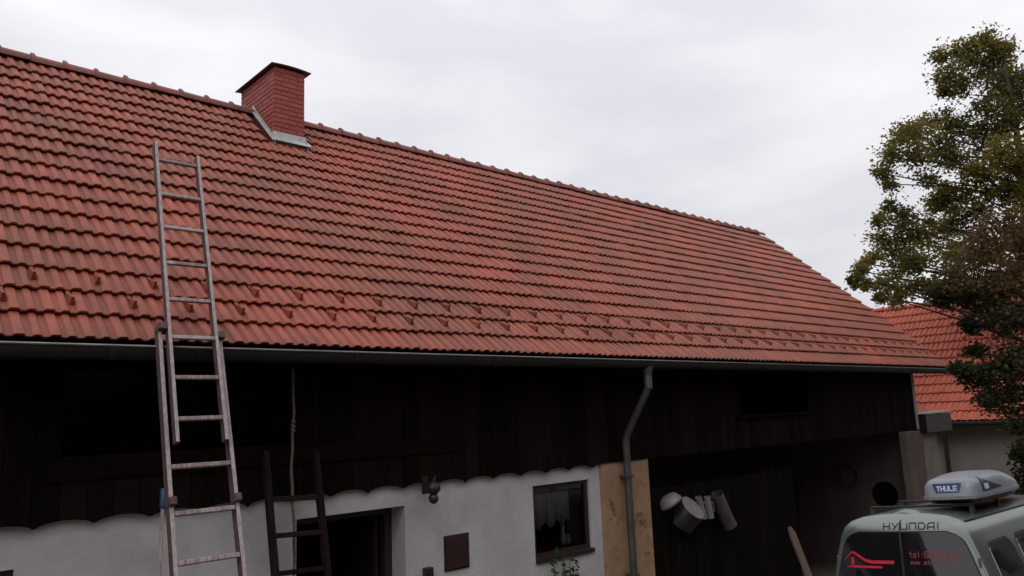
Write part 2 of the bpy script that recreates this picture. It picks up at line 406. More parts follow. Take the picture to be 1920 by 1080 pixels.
# interior shell: back wall, end gables, loft floor, bay back wall
mb = MB(); mb.box(XW0, XW1, YB - 0.45, YB, -1.3, ZE + T * (YW - YE) - 0.16); P(mb.build('back_wall', PLASTER))
for nm, xa, xb in (('gable_wall', XW0, XW0 + 0.4), ('gable_wall', XW1 - 0.4, XW1)):
    mb = MB(); pts = [(YW + 0.46, -1.3), (YB - 0.46, -1.3), (YB - 0.46, ZE + T * (YW - YE) - 0.1), (YR, ZR - 0.35), (YW + 0.46, ZE + T * (YW - YE) - 0.1)]
    nn = len(pts)
    mb.add([(xa, y, z) for y, z in pts] + [(xb, y, z) for y, z in pts],
           [tuple(range(nn)), tuple(range(2 * nn - 1, nn - 1, -1))] + [(i, i + nn, (i + 1) % nn + nn, (i + 1) % nn) for i in range(nn)])
    P(mb.build(nm, PLANK))
mb = MB(); mb.box(XW0 + 0.41, XW1 - 0.41, YW + 0.06, YB - 0.46, 2.66, 2.80); P(mb.build('loft_floor', BLACKWOOD))
mb = MB(); mb.box(8.6, XW1 - 0.41, 11.6, 11.8, -1.2, 2.65); P(mb.build('bay_back_wall', BROWNPL))
mb = MB(); mb.box(8.35, 8.6, YW + 0.46, 11.8, -1.2, 2.65); P(mb.build('bay_side_wall', BROWNPL))
mb = MB(); mb.box(8.62, 18.38, YW + 0.1, 11.58, 2.46, 2.655); P(mb.build('bay_ceiling', BLACKWOOD))

# roof deck (both slopes) with soffit
mb = MB()
def rp(y, dz=0.0): return ZE + T * (y - YE) + dz
th = 0.10
prof = [(YE + 0.05, rp(YE + 0.05) - 0.085), (YR, ZR - 0.085), (2 * YR - YE, ZE - 0.085), (2 * YR - YE, ZE - th - 0.10), (YR, ZR - th - 0.10), (YE + 0.05, rp(YE + 0.05) - th - 0.10)]
nn = len(prof)
mb.add([(X0, y, z) for y, z in prof] + [(X1 - 0.03, y, z) for y, z in prof],
       [(0, 1, 1 + nn, nn), (1, 2, 2 + nn, 1 + nn), (2, 3, 3 + nn, 2 + nn), (3, 4, 4 + nn, 3 + nn), (4, 5, 5 + nn, 4 + nn), (5, 0, nn, 5 + nn),
        (0, 5, 4, 1), (1, 4, 3, 2), (nn, nn + 1, nn + 4, nn + 5), (nn + 1, nn + 2, nn + 3, nn + 4)])
roof = P(mb.build('roof', ROOFDECK))
roof['label'] = 'long gabled roof of weathered red interlocking tiles'
RO = Vector(roof.location) + BO
def R_(o): o.location = Vector(o.location) - BO; return o   # roof sits at barn origin offset
ROOFLOC = -BO                                              # roof.location == -BO; its children use world coordinates

# --- tile mesh
TW = 0.237
PROF = [(0.0, 0.003), (0.17, 0.0), (0.225, 0.017), (0.265, 0.025), (0.39, 0.025), (0.43, 0.017), (0.485, 0.0), (0.655, 0.0), (0.70, 0.020),
        (0.74, 0.029), (0.955, 0.029), (0.99, 0.022), (1.025, 0.002)]
def tile_mesh(name, TW, gauge, m, lip=0.0, amp=1.0):
    L = gauge + 0.06; mb = MB(); n = len(PROF)
    z0, z1 = 0.050, 0.004
    top0 = [(t * TW, 0, z0 + h * amp) for t, h in PROF]
    mid = [(t * TW, 0.012, z0 + 0.004 + h * amp) for t, h in PROF]
    top1 = [(t * TW, L, z1 + h * amp) for t, h in PROF]
    bot0 = [(t * TW, 0.004, z0 - 0.021 + 0.9 * h * amp) for t, h in PROF]
    mb.v = top0 + mid + top1 + bot0
    for i in range(n - 1):
        mb.f.append((i, i + 1, n + i + 1, n + i)); mb.f.append((n + i, n + i + 1, 2 * n + i + 1, 2 * n + i))
        mb.f.append((3 * n + i, 3 * n + i + 1, i + 1, i))
    mb.f.append((n - 1, 4 * n - 1, 3 * n - 1, 2 * n - 1)); mb.f.append((0, n, 2 * n, 3 * n))
    me = mb.mesh(name, m)
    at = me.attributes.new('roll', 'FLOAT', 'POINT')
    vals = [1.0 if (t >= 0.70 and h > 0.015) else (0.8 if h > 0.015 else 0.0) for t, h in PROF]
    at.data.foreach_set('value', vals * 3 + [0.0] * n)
    me.shade_smooth(); me.set_sharp_from_angle(angle=radians(38))
    return me
NROW = 18
SL = (YR - YE) / cos(PITCH)
GA = (SL - 0.02) / 18.25
NCOL = int((X1 - X0) / TW)
tm = tile_mesh('tile', TW, GA, TILE, amp=0.78)
CH = (4.86, 5.36, 10.47, 11.68)      # chimney footprint x0 x1 y0 y1
tiles = []
rr = random.Random(3)
for j in range(NROW):
    for i in range(NCOL):
        s_ = j * GA
        y = YE + s_ * cos(PITCH); z = ZE + s_ * sin(PITCH) - 0.036 * cos(PITCH)
        x = X1 - (i + 1) * TW
        if x + TW * 0.8 > CH[0] and x + TW * 0.2 < CH[1] and y + 0.10 > CH[2]: continue
        u, v, d = proj((x + TW / 2, y, z))
        vis = -20 < u < 1930 and -20 < v < 1100 and d > 0
        tiles.append((x, y, z, (1e3 / d ** 2) if vis else -1))
order = sorted(range(len(tiles)), key=lambda k: -tiles[k][3])
single = set(order[:300])
stuff = MB()
bv = [Vector(q.co) for q in tm.vertices]; bf = [tuple(p.vertices) for p in tm.polygons]
for k, (x, y, z, _) in enumerate(tiles):
    jl = Vector((x + rr.gauss(0, 0.0018), y + rr.gauss(0, 0.0035), z + rr.gauss(0, 0.0012)))
    rot = Euler((PITCH + rr.gauss(0, 0.004), rr.gauss(0, 0.006), rr.gauss(0, 0.004)))
    if k in single:
        inst(tm, 'tile', roof, jl, rot)
    else:
        M = Matrix.Translation(jl) @ rot.to_matrix().to_4x4()
        stuff.add([M @ q for q in bv], bf)
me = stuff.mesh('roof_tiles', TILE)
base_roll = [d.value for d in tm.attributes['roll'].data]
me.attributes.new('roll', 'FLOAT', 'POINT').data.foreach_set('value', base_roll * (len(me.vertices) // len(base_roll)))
me.shade_smooth(); me.set_sharp_from_angle(angle=radians(38))
so_ = bpy.data.objects.new('roof_tiles', me); COL.objects.link(so_); so_.parent = roof; so_['kind'] = 'stuff'

# --- ridge tiles, each a half round with a flared, peaked collar
mb = MB(); n = 10; RS = 0.38
stations = [(0.0, 0.112, 0.026), (0.035, 0.110, 0.028), (0.06, 0.098, 0.002), (RS + 0.03, 0.092, -0.004)]
for (x, r, pk) in stations:
    for k in range(n + 1):
        a = pi * (k / n) * 1.16 - 0.08 * pi
        zz = r * sin(a) * 0.95 + pk * max(0, sin(a)) ** 6
        mb.v.append((x, -r * cos(a) * 1.12, zz))
for i in range(3):
    for k in range(n):
        a = i * (n + 1) + k
        mb.f.append((a, a + 1, a + n + 2, a + n + 1))
mb.f.append(tuple(range(n + 1))[::-1])
rm = mb.mesh('ridge_tile', RIDGE); rm.shade_smooth(); rm.set_sharp_from_angle(angle=radians(35))
x = X1 - RS - 0.06
while x > X0 + 0.1:
    if not (x + RS > CH[0] + 0.34 and x < CH[1] - 0.1):
        inst(rm, 'ridge_tile', roof, (x, YR, ZR - 0.012 + rr.gauss(0, 0.004)), (rr.gauss(0, 0.02), rr.gauss(0, 0.008), rr.gauss(0, 0.008)))
    x -= RS

# --- snow guards on the second and third courses
mb = MB()
wv = 0.019
mb.v = [(-wv, 0, 0), (wv, 0, 0), (wv * 0.55, 0.014, 0.082), (-wv * 0.55, 0.014, 0.082), (-wv * 0.6, 0.17, 0.006), (wv * 0.6, 0.17, 0.006)]
mb.f = [(0, 1, 2, 3), (3, 2, 5, 4), (0, 3, 4), (1, 5, 2), (0, 4, 5, 1)]
mb.box(-0.016, 0.016, 0.14, 0.34, -0.004, 0.003)
gm = mb.mesh('snow_guard', TILE)
for j, off in ((1, 0), (2, 1)):
    for i in range(0, NCOL, 2):
        x = X1 - (i + off + 1) * TW + 0.58 * TW
        s_ = (j + 0.28) * GA
        inst(gm, 'snow_guard', roof, (x, YE + s_ * cos(PITCH) - sin(PITCH) * 0.004, ZE + s_ * sin(PITCH) + 0.016),
             (PITCH + rr.gauss(0, 0.04), rr.gauss(0, 0.06), rr.gauss(0, 0.08)))
# verge board at the far gable and rafters carrying the overhang
for xx in (X1 - 0.045,):
    mb = MB()
    mb.bar((xx, YE + 0.05, rp(YE + 0.05) - 0.10), (xx, YR, ZR - 0.12), 0.03, 0.15, (0, -sin(PITCH), cos(PITCH)))
    o = mb.build('verge_board', PLANK, roof)
for k in range(27):
    x = X0 + 0.5 + k * 0.9
    mb = MB(); mb.bar((x, YE + 0.30, rp(YE + 0.30) - 0.275), (x, YW + 1.2, rp(YW + 1.2) - 0.275), 0.09, 0.13, (0, -sin(PITCH), cos(PITCH)))
    mb.build('rafter', BLACKWOOD, roof)

# --- chimney
zt = 8.47
mb = MB(); mb.box(CH[0] + 0.005, CH[1] - 0.005, CH[2] + 0.005, CH[3] - 0.005, 7.0, zt - 0.003)
chim = P(mb.build('chimney', MORTAR)); chim['label'] = 'tall red painted brick chimney beside the ridge'
def brick_mesh(nm, lx, ly, lz):
    mb = MB(); b = 0.006
    mb.box(0, lx, 0, ly, 0, lz)
    me = mb.mesh(nm, BRICK)
    bm = bmesh.new(); bm.from_mesh(me); bmesh.ops.bevel(bm, geom=bm.edges[:], offset=b, segments=1, affect='EDGES'); bm.to_mesh(me); bm.free()
    return me
lx = (CH[1] - CH[0] - 0.010) / 2; lyn = 5; ly = (CH[3] - CH[2] - 0.010 * (lyn - 1)) / lyn
bx = brick_mesh('brick', lx, 0.03, 0.063); by = brick_mesh('brick', 0.03, ly, 0.063)
bxh = brick_mesh('brick', lx / 2 - 0.005, 0.03, 0.063); byh = brick_mesh('brick', 0.03, ly / 2 - 0.005, 0.063)
nc = 0; z = zt - 0.068
while z > 7.05:
    odd = nc % 2
    for face in ('f', 'b'):
        yy = CH[2] - 0.002 if face == 'f' else CH[3] - 0.028
        if face == 'f' and z < rp(CH[2]) - 0.1: continue
        if face == 'b' and z < 2 * ZR - rp(CH[3]) - 0.1 : continue
        if not odd:
            for i in range(2): inst(bx, 'brick', chim, (CH[0] + i * (lx + 0.010), yy + rr.gauss(0, .0012), z))
        else:
            x_ = CH[0]
            for q in (bxh, bx, bxh):
                wq = lx if q is bx else lx / 2 - 0.005
                inst(q, 'brick', chim, (x_, yy + rr.gauss(0, .0012), z)); x_ += wq + 0.010
    for xx in (CH[0] - 0.002, CH[1] - 0.028):
        y_ = CH[2] + 0.032
        seq = [by] * lyn if odd else [byh] + [by] * (lyn - 1) + [byh]
        for q in seq:
            wq = ly if q is by else ly / 2 - 0.005
            hi = min(rp(y_ + wq), 2 * ZR - rp(y_ + wq))
            if z > hi - 0.12 and y_ + wq < CH[3] - 0.02: inst(q, 'brick', chim, (xx + rr.gauss(0, .0012), y_, z))
            y_ += wq + 0.010
    z -= 0.0735; nc += 1
# arched sheet-metal cap
mb = MB(); ov = 0.075; n = 10
for side in (0, 1):
    for yq in (CH[2] - ov, CH[3] + ov):
        for k in range(n + 1):
            t_ = k / n; mb.v.append((CH[0] - ov + t_ * (CH[1] - CH[0] + 2 * ov), yq, zt + 0.004 + 0.020 * sin(pi * t_) + side * 0.012))
q = n + 1
for k in range(n):
    mb.f += [(k, k + 1, q + k + 1, q + k), (2 * q + k, 3 * q + k, 3 * q + k + 1, 2 * q + k + 1), (k, 2 * q + k, 2 * q + k + 1, k + 1), (q + k, q + k + 1, 3 * q + k + 1, 3 * q + k)]
mb.f += [(0, q, 3 * q, 2 * q), (n, 2 * q + n, 3 * q + n, q + n)]
mb.build('cap', CAPM, chim)
for yy in (CH[2] + 0.05, CH[3] - 0.05):     # supports under the arch
    mb = MB(); mb.box(CH[0] + 0.05, CH[1] - 0.05, yy - 0.02, yy + 0.02, zt - 0.002, zt + 0.03); mb.build('cap_support', CAPM, chim)
# flashing: side strip up the slope and front apron
ya, yb = CH[2] - 0.10, YR - 0.02
for xx, s_ in ((CH[0] - 0.012, -1), (CH[1] + 0.012, 1)):
    mb = MB(); za, zb = rp(ya), rp(yb)
    mb.add([(xx, ya, za + 0.02), (xx, yb, zb + 0.03), (xx, yb, zb + 0.13), (xx, ya + 0.03, za + 0.15), (xx + s_ * 0.006, ya, za + 0.02), (xx + s_ * 0.006, yb, zb + 0.03), (xx + s_ * 0.006, yb, zb + 0.16), (xx + s_ * 0.006, ya + 0.03, za + 0.16)],
           [(0, 1, 2, 3), (4, 7, 6, 5), (0, 4, 5, 1), (1, 5, 6, 2), (2, 6, 7, 3), (3, 7, 4, 0)])
    mb.bar((xx + s_ * 0.025, ya, za + 0.075), (xx + s_ * 0.025, yb, zb + 0.075), 0.05, 0.006, (0, -sin(PITCH), cos(PITCH)))
    mb.build('flashing', FLASH, chim)
mb = MB()
zf = rp(CH[2])
mb.box(CH[0] - 0.02, CH[1] + 0.02, CH[2] - 0.016, CH[2] - 0.008, zf - 0.05, zf + 0.165)
mb.bar(((CH[0] + CH[1]) / 2, CH[2] - 0.11, rp(CH[2] - 0.11) + 0.09), ((CH[0] + CH[1]) / 2, CH[2] - 0.01, rp(CH[2]) + 0.085), CH[1] - CH[0] + 0.13, 0.008, (0, -sin(PITCH), cos(PITCH)))
mb.build('apron', FLASH, chim)

# --- plank cladding
PB = 2.40
HATCH = (11.5, 13.95, 2.95, 3.62)
LOFT = (1.50, 3.56, 2.91, 3.90)
PTOP = ZE + T * (YW - 0.05 - YE) - 0.24
x = XW0 - 0.05; k = 0
pr = random.Random(11)
SP = 0.43
def scal(xx):
    f = ((xx - 0.1) / SP) % 1.0
    if xx > 8.0: return PB + 0.012
    return PB - 0.045 + 0.060 * (sin(pi * f) ** 0.45)
while x < XW1 - 0.02:
    wd = pr.uniform(0.195, 0.225); xe = min(x + wd, XW1 + 0.02)
    dy = pr.uniform(-0.006, 0.006)
    a, b = x + 0.003, xe - 0.003
    mid = (a + b) / 2
    spans = [(None, PTOP)]
    if LOFT[0] < mid < LOFT[1]: spans = [(None, LOFT[2])]
    if HATCH[0] < mid < HATCH[1]: spans = [(None, HATCH[2]), (HATCH[3], PTOP)]
    for si, (lo, hi) in enumerate(spans):
        mb = MB()
        hi += pr.uniform(-0.01, 0.0) if hi > 3 else 0
        if lo is None:
            pts = [(a + (b - a) * q / 7, (scal(a + (b - a) * q / 7) + (0 if mid < 9.0 else pr.uniform(-0.01, 0.01)))) for q in range(8)]
            poly = pts + [(b, hi), (a, hi)]
        else: poly = [(a, lo), (b, lo), (b, hi), (a, hi)]
        mb.prism(poly, YW - 0.058 + dy, YW - 0.033 + dy)
        P(mb.build('plank', PLANK))
    x = xe; k += 1
def part_box(nm, m, b, bevel=0.0):
    mb = MB(); mb.box(*b); return P(mb.build(nm, m, bevel=bevel))
part_box('sill_beam', PLANKRED, (1.45, 5.6, YW - 0.082, YW - 0.066, 2.72, 2.885))
part_box('loft_jamb', PLANK, (3.56, 3.66, YW - 0.10, YW - 0.066, 2.91, PTOP))
part_box('hatch_sill', PLANKRED, (11.45, 14.0, YW - 0.12, YW - 0.066, 2.905, 2.955))
part_box('corner_board', PLASTER, (XW1 + 0.022, XW1 + 0.16, YW - 0.07, YW + 0.05, 2.42, PTOP))
part_box('eave_beam', BLACKWOOD, (XW0, XW1, YW + 0.08, YW + 0.3, PTOP - 0.2, PTOP - 0.02))

# --- gutter with brackets, downpipe
GY, GZ = YE - 0.055, ZE - 0.055
mb = MB(); n = 12; r = 0.078
ring = []
for k in range(n + 1):
    a = pi + pi * k / n
    ring.append((GY + r * cos(a), GZ + r * sin(a) * 1.25))
ring_in = [(GY + (y - GY) * 0.96, z + 0.003) for y, z in ring]
xa, xb = X0, 19.75
for xx in (xa, xb):
    mb.v += [(xx, y, z) for y, z in ring] + [(xx, y, z) for y, z in ring_in]
m_ = n + 1
for k in range(n):
    mb.f += [(k, k + 1, 2 * m_ + k + 1, 2 * m_ + k), (m_ + k, 3 * m_ + k, 3 * m_ + k + 1, m_ + k + 1)]
mb.f += [tuple(range(m_)), tuple(2 * m_ + k for k in range(m_))]
gut = P(mb.build('gutter', GUTTER, auto=40))
mb = MB(); mb.tube([(xa, GY - r - 0.004, GZ + 0.004), (xb, GY - r - 0.004, GZ + 0.004)], 0.011, 8)
mb.build('gutter_bead', BEAD, gut, smooth=True)
def gutter_strap(x, hw2, nm):
    mb = MB(); K = 20
    for rr2 in (r + 0.002, r + 0.008):
        for xx in (x - hw2, x + hw2):
            for q in range(K + 1):
                a = pi + pi * q / K; mb.v.append((xx, GY + rr2 * cos(a), GZ + rr2 * 1.25 * sin(a)))
    q1 = K + 1
    for q in range(K):
        mb.f += [(q, q + 1, q1 + q + 1, q1 + q), (2 * q1 + q, 3 * q1 + q, 3 * q1 + q + 1, 2 * q1 + q + 1), (q, 2 * q1 + q, 2 * q1 + q + 1, q + 1), (q1 + q, q1 + q + 1, 3 * q1 + q + 1, 3 * q1 + q)]
    return mb.build(nm, GUTTER, gut, auto=40)
for k in range(17): gutter_strap(X0 + 0.6 + 1.5 * k, 0.012, 'bracket')
for x in (1.75, 5.7, 9.7, 13.7, 17.7): gutter_strap(x, 0.035, 'joint_sleeve')
# downpipe
DX = 8.47; DY = YW - 0.13
mb = MB(); zt_ = GZ - r * 1.25
mb.tube([(DX, GY, zt_ + 0.03), (DX, GY, zt_ - 0.10)], [0.085, 0.05], 14)
mb.tube([(DX, GY, zt_ - 0.095), (DX, GY, zt_ - 0.27)], 0.056, 14)
mb.tube([(DX, GY, zt_ - 0.25), (DX, GY + 0.05, zt_ - 0.33), (DX, DY - 0.05, 2.80), (DX, DY, 2.70)], 0.048, 14)
mb.tube([(DX, DY, 2.72), (DX, DY, 2.60), (DX, DY, gz(DX, DY) + 0.05)], [0.056, 0.052, 0.05], 14)
dp = P(mb.build('downpipe', PIPE, smooth=False, auto=40))
for zz in (2.2, 0.9):
    mb = MB(); mb.box(DX - 0.066, DX + 0.066, DY - 0.055, YW - 0.03, zz, zz + 0.03); mb.build('pipe_clip', PIPE, dp)

# --- door in deep reveal
D_ = YW + 0.30
mb = MB()
mb.box(DOOR[1] - 0.09, DOOR[1] + 0.0, D_ - 0.04, D_ + 0.06, -0.4, DOOR[3]); mb.box(DOOR[0], DOOR[0] + 0.09, D_ - 0.04, D_ + 0.06, -0.4, DOOR[3])
mb.box(DOOR[0] + 0.09, DOOR[1] - 0.09, D_ - 0.04, D_ + 0.06, DOOR[3] - 0.09, DOOR[3])
P(mb.build('door_frame', FRAME))
mb = MB(); mb.box(DOOR[1] - 0.135, DOOR[1] - 0.10, D_ + 0.08, D_ + 1.08, -0.35, DOOR[3] - 0.1)
door = P(mb.build('door', FRAME)); door['label'] = 'dark brown door swung open into the barn'
mb = MB(); mb.box(DOOR[1] - 0.175, DOOR[1] - 0.136, D_ + 0.95, D_ + 0.98, 0.95, 1.0); mb.box(DOOR[1] - 0.19, DOOR[1] - 0.17, D_ + 0.85, D_ + 0.98, 0.97, 0.99); mb.build('handle', IRON, door)
for i in range(5):
    yy = D_ + 0.09 + i * 0.197
    mb = MB(); mb.box(DOOR[1] - 0.150, DOOR[1] - 0.137, yy, yy + 0.19, -0.33, DOOR[3] - 0.12); mb.build('board', FRAME, door)

# --- windows
def window(b, label, curtain):
    x0, x1, z0, z1 = b; yf = YW + 0.035
    mb = MB(); w_ = 0.055
    mb.box(x0, x0 + w_, yf, yf + 0.06, z0, z1); mb.box(x1 - w_, x1, yf, yf + 0.06, z0, z1)
    mb.box(x0 + w_, x1 - w_, yf, yf + 0.06, z0, z0 + w_); mb.box(x0 + w_, x1 - w_, yf, yf + 0.06, z1 - w_, z1)
    o = P(mb.build('window', FRAME)); o['label'] = label
    mb = MB(); mb.add([(x0 + w_, yf + 0.028, z0 + w_), (x1 - w_, yf + 0.028, z0 + w_), (x1 - w_, yf + 0.028, z1 - w_), (x0 + w_, yf + 0.028, z1 - w_)], [(0, 1, 2, 3)]); mb.build('pane', PANE, o, recalc=False)
    mb = MB(); mb.box(x0 - 0.0, x1 + 0.02, YW - 0.03, yf - 0.002, z0 - 0.045, z0 + 0.006); mb.build('sill', FRAME, o)
    # dark room behind
    mb = MB(); mb.box(x0 - 0.6, x1 + 0.6, YW + 2.0, YW + 2.1, z0 - 1.2, z1 + 0.35); mb.build('room_wall', BROWNPL, o)
    if curtain:
        mb = MB(); n = 40
        for k in range(n + 1):
            xx = x0 + 0.07 + (x1 - x0 - 0.30) * k / n; yy = yf + 0.12 + 0.02 * sin(k * 1.3)
            zb_ = z0 + (0.40 + 0.05 * sin(k * 0.55)) * (z1 - z0)
            mb.v += [(xx, yy, z1 - 0.07), (xx, yy, zb_)]
        for k in range(n): mb.f.append((2 * k, 2 * k + 2, 2 * k + 3, 2 * k + 1))
        cu = mb.build('curtain', CURTAIN, o, smooth=True); cu.modifiers.new('s', 'SOLIDIFY').thickness = 0.004
    return o
win = window(WIN, 'small brown framed window with lace curtain', True)
window(LWIN, 'small dark window near the ladder foot', False)
# interior partition so the rooms stay dark
part_box('room_partition', BROWNPL, (5.3, 5.4, YW + 0.46, 11.0, -0.9, 2.65))
# vases on the inner window ledge
for (dx, hh, rr_) in ((0.30, 0.24, 0.05), (0.20, 0.13, 0.035)):
    t_ = thing('vase', 'tall pale vase on the window ledge' if hh > 0.2 else 'short pale cup beside the vase on the window ledge', 'vase', (WIN[1] - dx, YW + 0.24, WIN[2] + 0.055))
    mb = MB(); mb.lathe([(0.0, 0), (rr_ * 0.7, 0), (rr_, hh * 0.35), (rr_ * 0.55, hh * 0.75), (rr_ * 0.7, hh), (rr_ * 0.6, hh), (rr_ * 0.45, hh * 0.75), (0, hh * 0.5)], 16)
    mb.build('body', CERAM, t_, smooth=True)
part_box('inner_ledge', FRAME, (WIN[0], WIN[1], YW + 0.165, YW + 0.40, WIN[2] + 0.002, WIN[2] + 0.05))

# oxblood panel, small switch box
t_ = thing('wall_panel', 'flat dark red square panel on the white wall', 'panel', (5.565, YW, 1.61))
mb = MB(); mb.box(-0.155, 0.155, -0.03, -0.002, -0.17, 0.17); pn = mb.build('cover', HATCHM, t_, bevel=0.004)
mb = MB(); mb.box(-0.175, 0.175, -0.012, -0.001, -0.19, 0.19); mb.build('frame', HATCHM, t_)
t_ = thing('switch_box', 'small black electrical box low on the white wall', 'switch box', (5.145, YW, 1.40))
mb = MB(); mb.box(-0.052, 0.052, -0.07, -0.001, -0.11, 0.11); mb.build('case', IRON, t_, bevel=0.008)
mb = MB(); mb.box(-0.02, 0.02, -0.08, -0.07, -0.03, 0.05); mb.build('lever', BLACKPL, t_)

# wall lantern
t_ = thing('wall_lamp', 'black iron wall lantern with a round globe under the scalloped planks', 'wall lamp', (5.10, YW - 0.06, 2.36))
mb = MB(); mb.box(-0.035, 0.035, -0.02, 0.0, -0.07, 0.12); mb.build('wall_plate', IRON, t_)
mb = MB(); mb.tube([(0.03, -0.02, 0.02), (0.05, -0.10, 0.10), (0.0, -0.20, 0.12), (-0.04, -0.22, 0.06)], 0.012, 8)
mb.tube([(0.05, -0.06, 0.0), (0.07, -0.09, -0.03), (0.06, -0.08, -0.07), (0.05, -0.06, -0.10)], [0.02, 0.016, 0.012, 0.008], 8); mb.build('arm', IRON, t_, smooth=True)
mb = MB(); M = Matrix.Translation((-0.04, -0.22, 0.0))
mb.lathe([(0.0, 0.08), (0.03, 0.075), (0.075, 0.03), (0.08, -0.01), (0.05, -0.05), (0.03, -0.07)], 16, M); mb.build('shade', IRON, t_, smooth=True)
mb = MB(); M = Matrix.Translation((-0.04, -0.22, -0.105))
mb.lathe([(0.0, 0.055)] + [(0.055 * sin(a), 0.055 * cos(a)) for a in [pi * k / 10 for k in range(1, 10)]] + [(0, -0.055)], 16, M); mb.build('globe', DARKPOT, t_, smooth=True)

# ------------------------------------------------------------------ extension ladder
LD = Vector((0.0338, 0.3735, 0.927)).normalized()
LB = Vector((2.125, 6.45, 3.753))
sg = (gz(2.0, 5.0) - LB.z) / LD.z
LF = LB + LD * sg
sg = (gz(LF.x, LF.y) - LB.z) / LD.z
LF = LB + LD * sg
lad = thing('extension_ladder', 'weathered two-section extension ladder leaning on the barn gutter', 'ladder', LF + Vector((0.19, 0, 0)))
LO = Vector(lad.location)
nrm = Vector((0, -LD.z, LD.y)).normalized()     # towards the viewer side
def lp(s, xo, off): return LB + LD * s + Vector((xo, 0, 0)) + nrm * off - LO
UPW = 0.375
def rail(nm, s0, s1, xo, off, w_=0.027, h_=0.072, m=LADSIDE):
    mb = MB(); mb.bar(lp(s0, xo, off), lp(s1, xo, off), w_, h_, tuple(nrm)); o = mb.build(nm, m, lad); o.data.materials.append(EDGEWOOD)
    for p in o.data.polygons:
        if p.normal.dot(nrm) > 0.9: p.material_index = 1  # front faces take the wood with sky light painted in
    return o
# upper section sits in front of the lower section
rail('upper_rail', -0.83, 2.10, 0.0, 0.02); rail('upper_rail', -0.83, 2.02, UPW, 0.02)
for s_ in (1.9, 1.51, 1.155, 0.785, 0.425, 0.07, -0.29, -0.64):
    mb = MB(); mb.bar(lp(s_, 0.012, 0.035), lp(s_, UPW - 0.012, 0.035), 0.034, 0.030, tuple(nrm)); mb.build('rung', LADWOOD, lad, bevel=0.006)
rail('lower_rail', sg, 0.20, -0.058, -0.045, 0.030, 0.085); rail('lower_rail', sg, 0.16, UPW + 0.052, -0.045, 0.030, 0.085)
s_ = -1.0
while s_ > sg + 0.2:
    mb = MB(); mb.bar(lp(s_, -0.04, -0.02), lp(s_, UPW + 0.035, -0.02), 0.036, 0.032, tuple(nrm)); mb.build('rung', LADWOOD, lad, bevel=0.006)
    s_ -= 0.355
for s_, xo in ((0.17, -0.03), (0.11, UPW + 0.03), (-1.27, -0.055), (-1.29, UPW + 0.05)):
    mb = MB(); mb.bar(lp(s_ - 0.03, xo, -0.005), lp(s_ + 0.03, xo, -0.005), 0.10 if s_ > 0 else 0.050, 0.11 if s_ > 0 else 0.10, tuple(nrm)); mb.build('bracket', LADSIDE, lad, bevel=0.006)

# blue-tipped pole leaning just behind the ladder
pa = PY(307, 915, YW - 0.17); fx, fy = 2.05, 6.55
t_ = thing('pole', 'thin pole with a blue grip leaning on the wall behind the extension ladder', 'pole', (fx + 0.05, fy, gz(fx, fy)))
A = Vector((0, 0, 0)); Bv = pa - Vector(t_.location); dd = Bv.normalized(); Ln = Bv.length
mb = MB(); mb.tube([A, dd * (Ln - 0.16)], 0.016, 10); mb.build('shaft', LADWOOD, t_, smooth=True)
mb = MB(); mb.tube([dd * (Ln - 0.17), dd * (Ln - 0.15), dd * (Ln - 0.01), dd * Ln], [0.02, 0.027, 0.027, 0.018], 12); mb.build('grip', BLUEM, t_, smooth=True)

# ------------------------------------------------------------------ dark loft ladder
YL = YW - 0.12
a1, b1 = PY(497, 850, YL), PY(591, 850, YL)
DD = ray(497 - 0, 850)
# foot line: stands out from the wall
def lfoot(top, slope_u):
    # lean 78 degrees, out towards the yard
    L = (top.z - gz(top.x, 6.7)); return Vector((top.x + 0.03, top.y - L * 0.20, gz(top.x, top.y - L * 0.20)))
f1, f2 = lfoot(a1, 0), lfoot(b1, 0); f2.x = f1.x + (b1.x - a1.x)
dl = thing('loft_ladder', 'dark brown wooden ladder leaning below the hayloft opening', 'ladder', (f1 + f2) / 2)
DO = Vector(dl.location)
e1, e2 = a1 + (a1 - f1).normalized() * 0.02, b1 + (b1 - f2).normalized() * 0.02
for p, q in ((f1, e1), (f2, e2)):
    mb = MB(); mb.bar(p - DO, q - DO, 0.055, 0.075, (0, -1, 0.2)); mb.build('rail', DARKLAD, dl, bevel=0.005)
for k in range(1, 9):
    t_ = k * 0.108 - 0.01
    mb = MB(); mb.bar(f1.lerp(e1, t_) - DO, f2.lerp(e2, t_) - DO, 0.045, 0.05, (0, -1, 0.2)); mb.build('rung', DARKLAD, dl, bevel=0.006)

# rope
ra = PY(548, 690, YW - 0.20); rb = Vector((PY(552, 1078, YW - 0.20).x, YW - 0.20, 0.9))
mb = MB(); pts = []
rq = random.Random(4)
for k in range(60):
    t_ = k / 59; p = ra.lerp(rb, t_); p.x += 0.012 * sin(t_ * 13) + 0.004 * sin(t_ * 50); pts.append(p)
rads = [0.013 + 0.002 * (k % 2) for k in range(60)]
mb.tube([p for p in pts], rads, 8)
pk_ = ra.lerp(rb, 0.20)
for q in range(3): mb.tube([pk_ + Vector((-0.012, 0, 0.05 - q * 0.04)), pk_ + Vector((0.014, -0.01, 0.03 - q * 0.04)), pk_ + Vector((-0.006, 0.01, 0.0 - q * 0.04))], 0.016, 8)
rp_ = mb.build('rope', ROPE, smooth=True)
tag(rp_, 'thin knotted rope hanging from the eave beside the loft opening', 'rope')

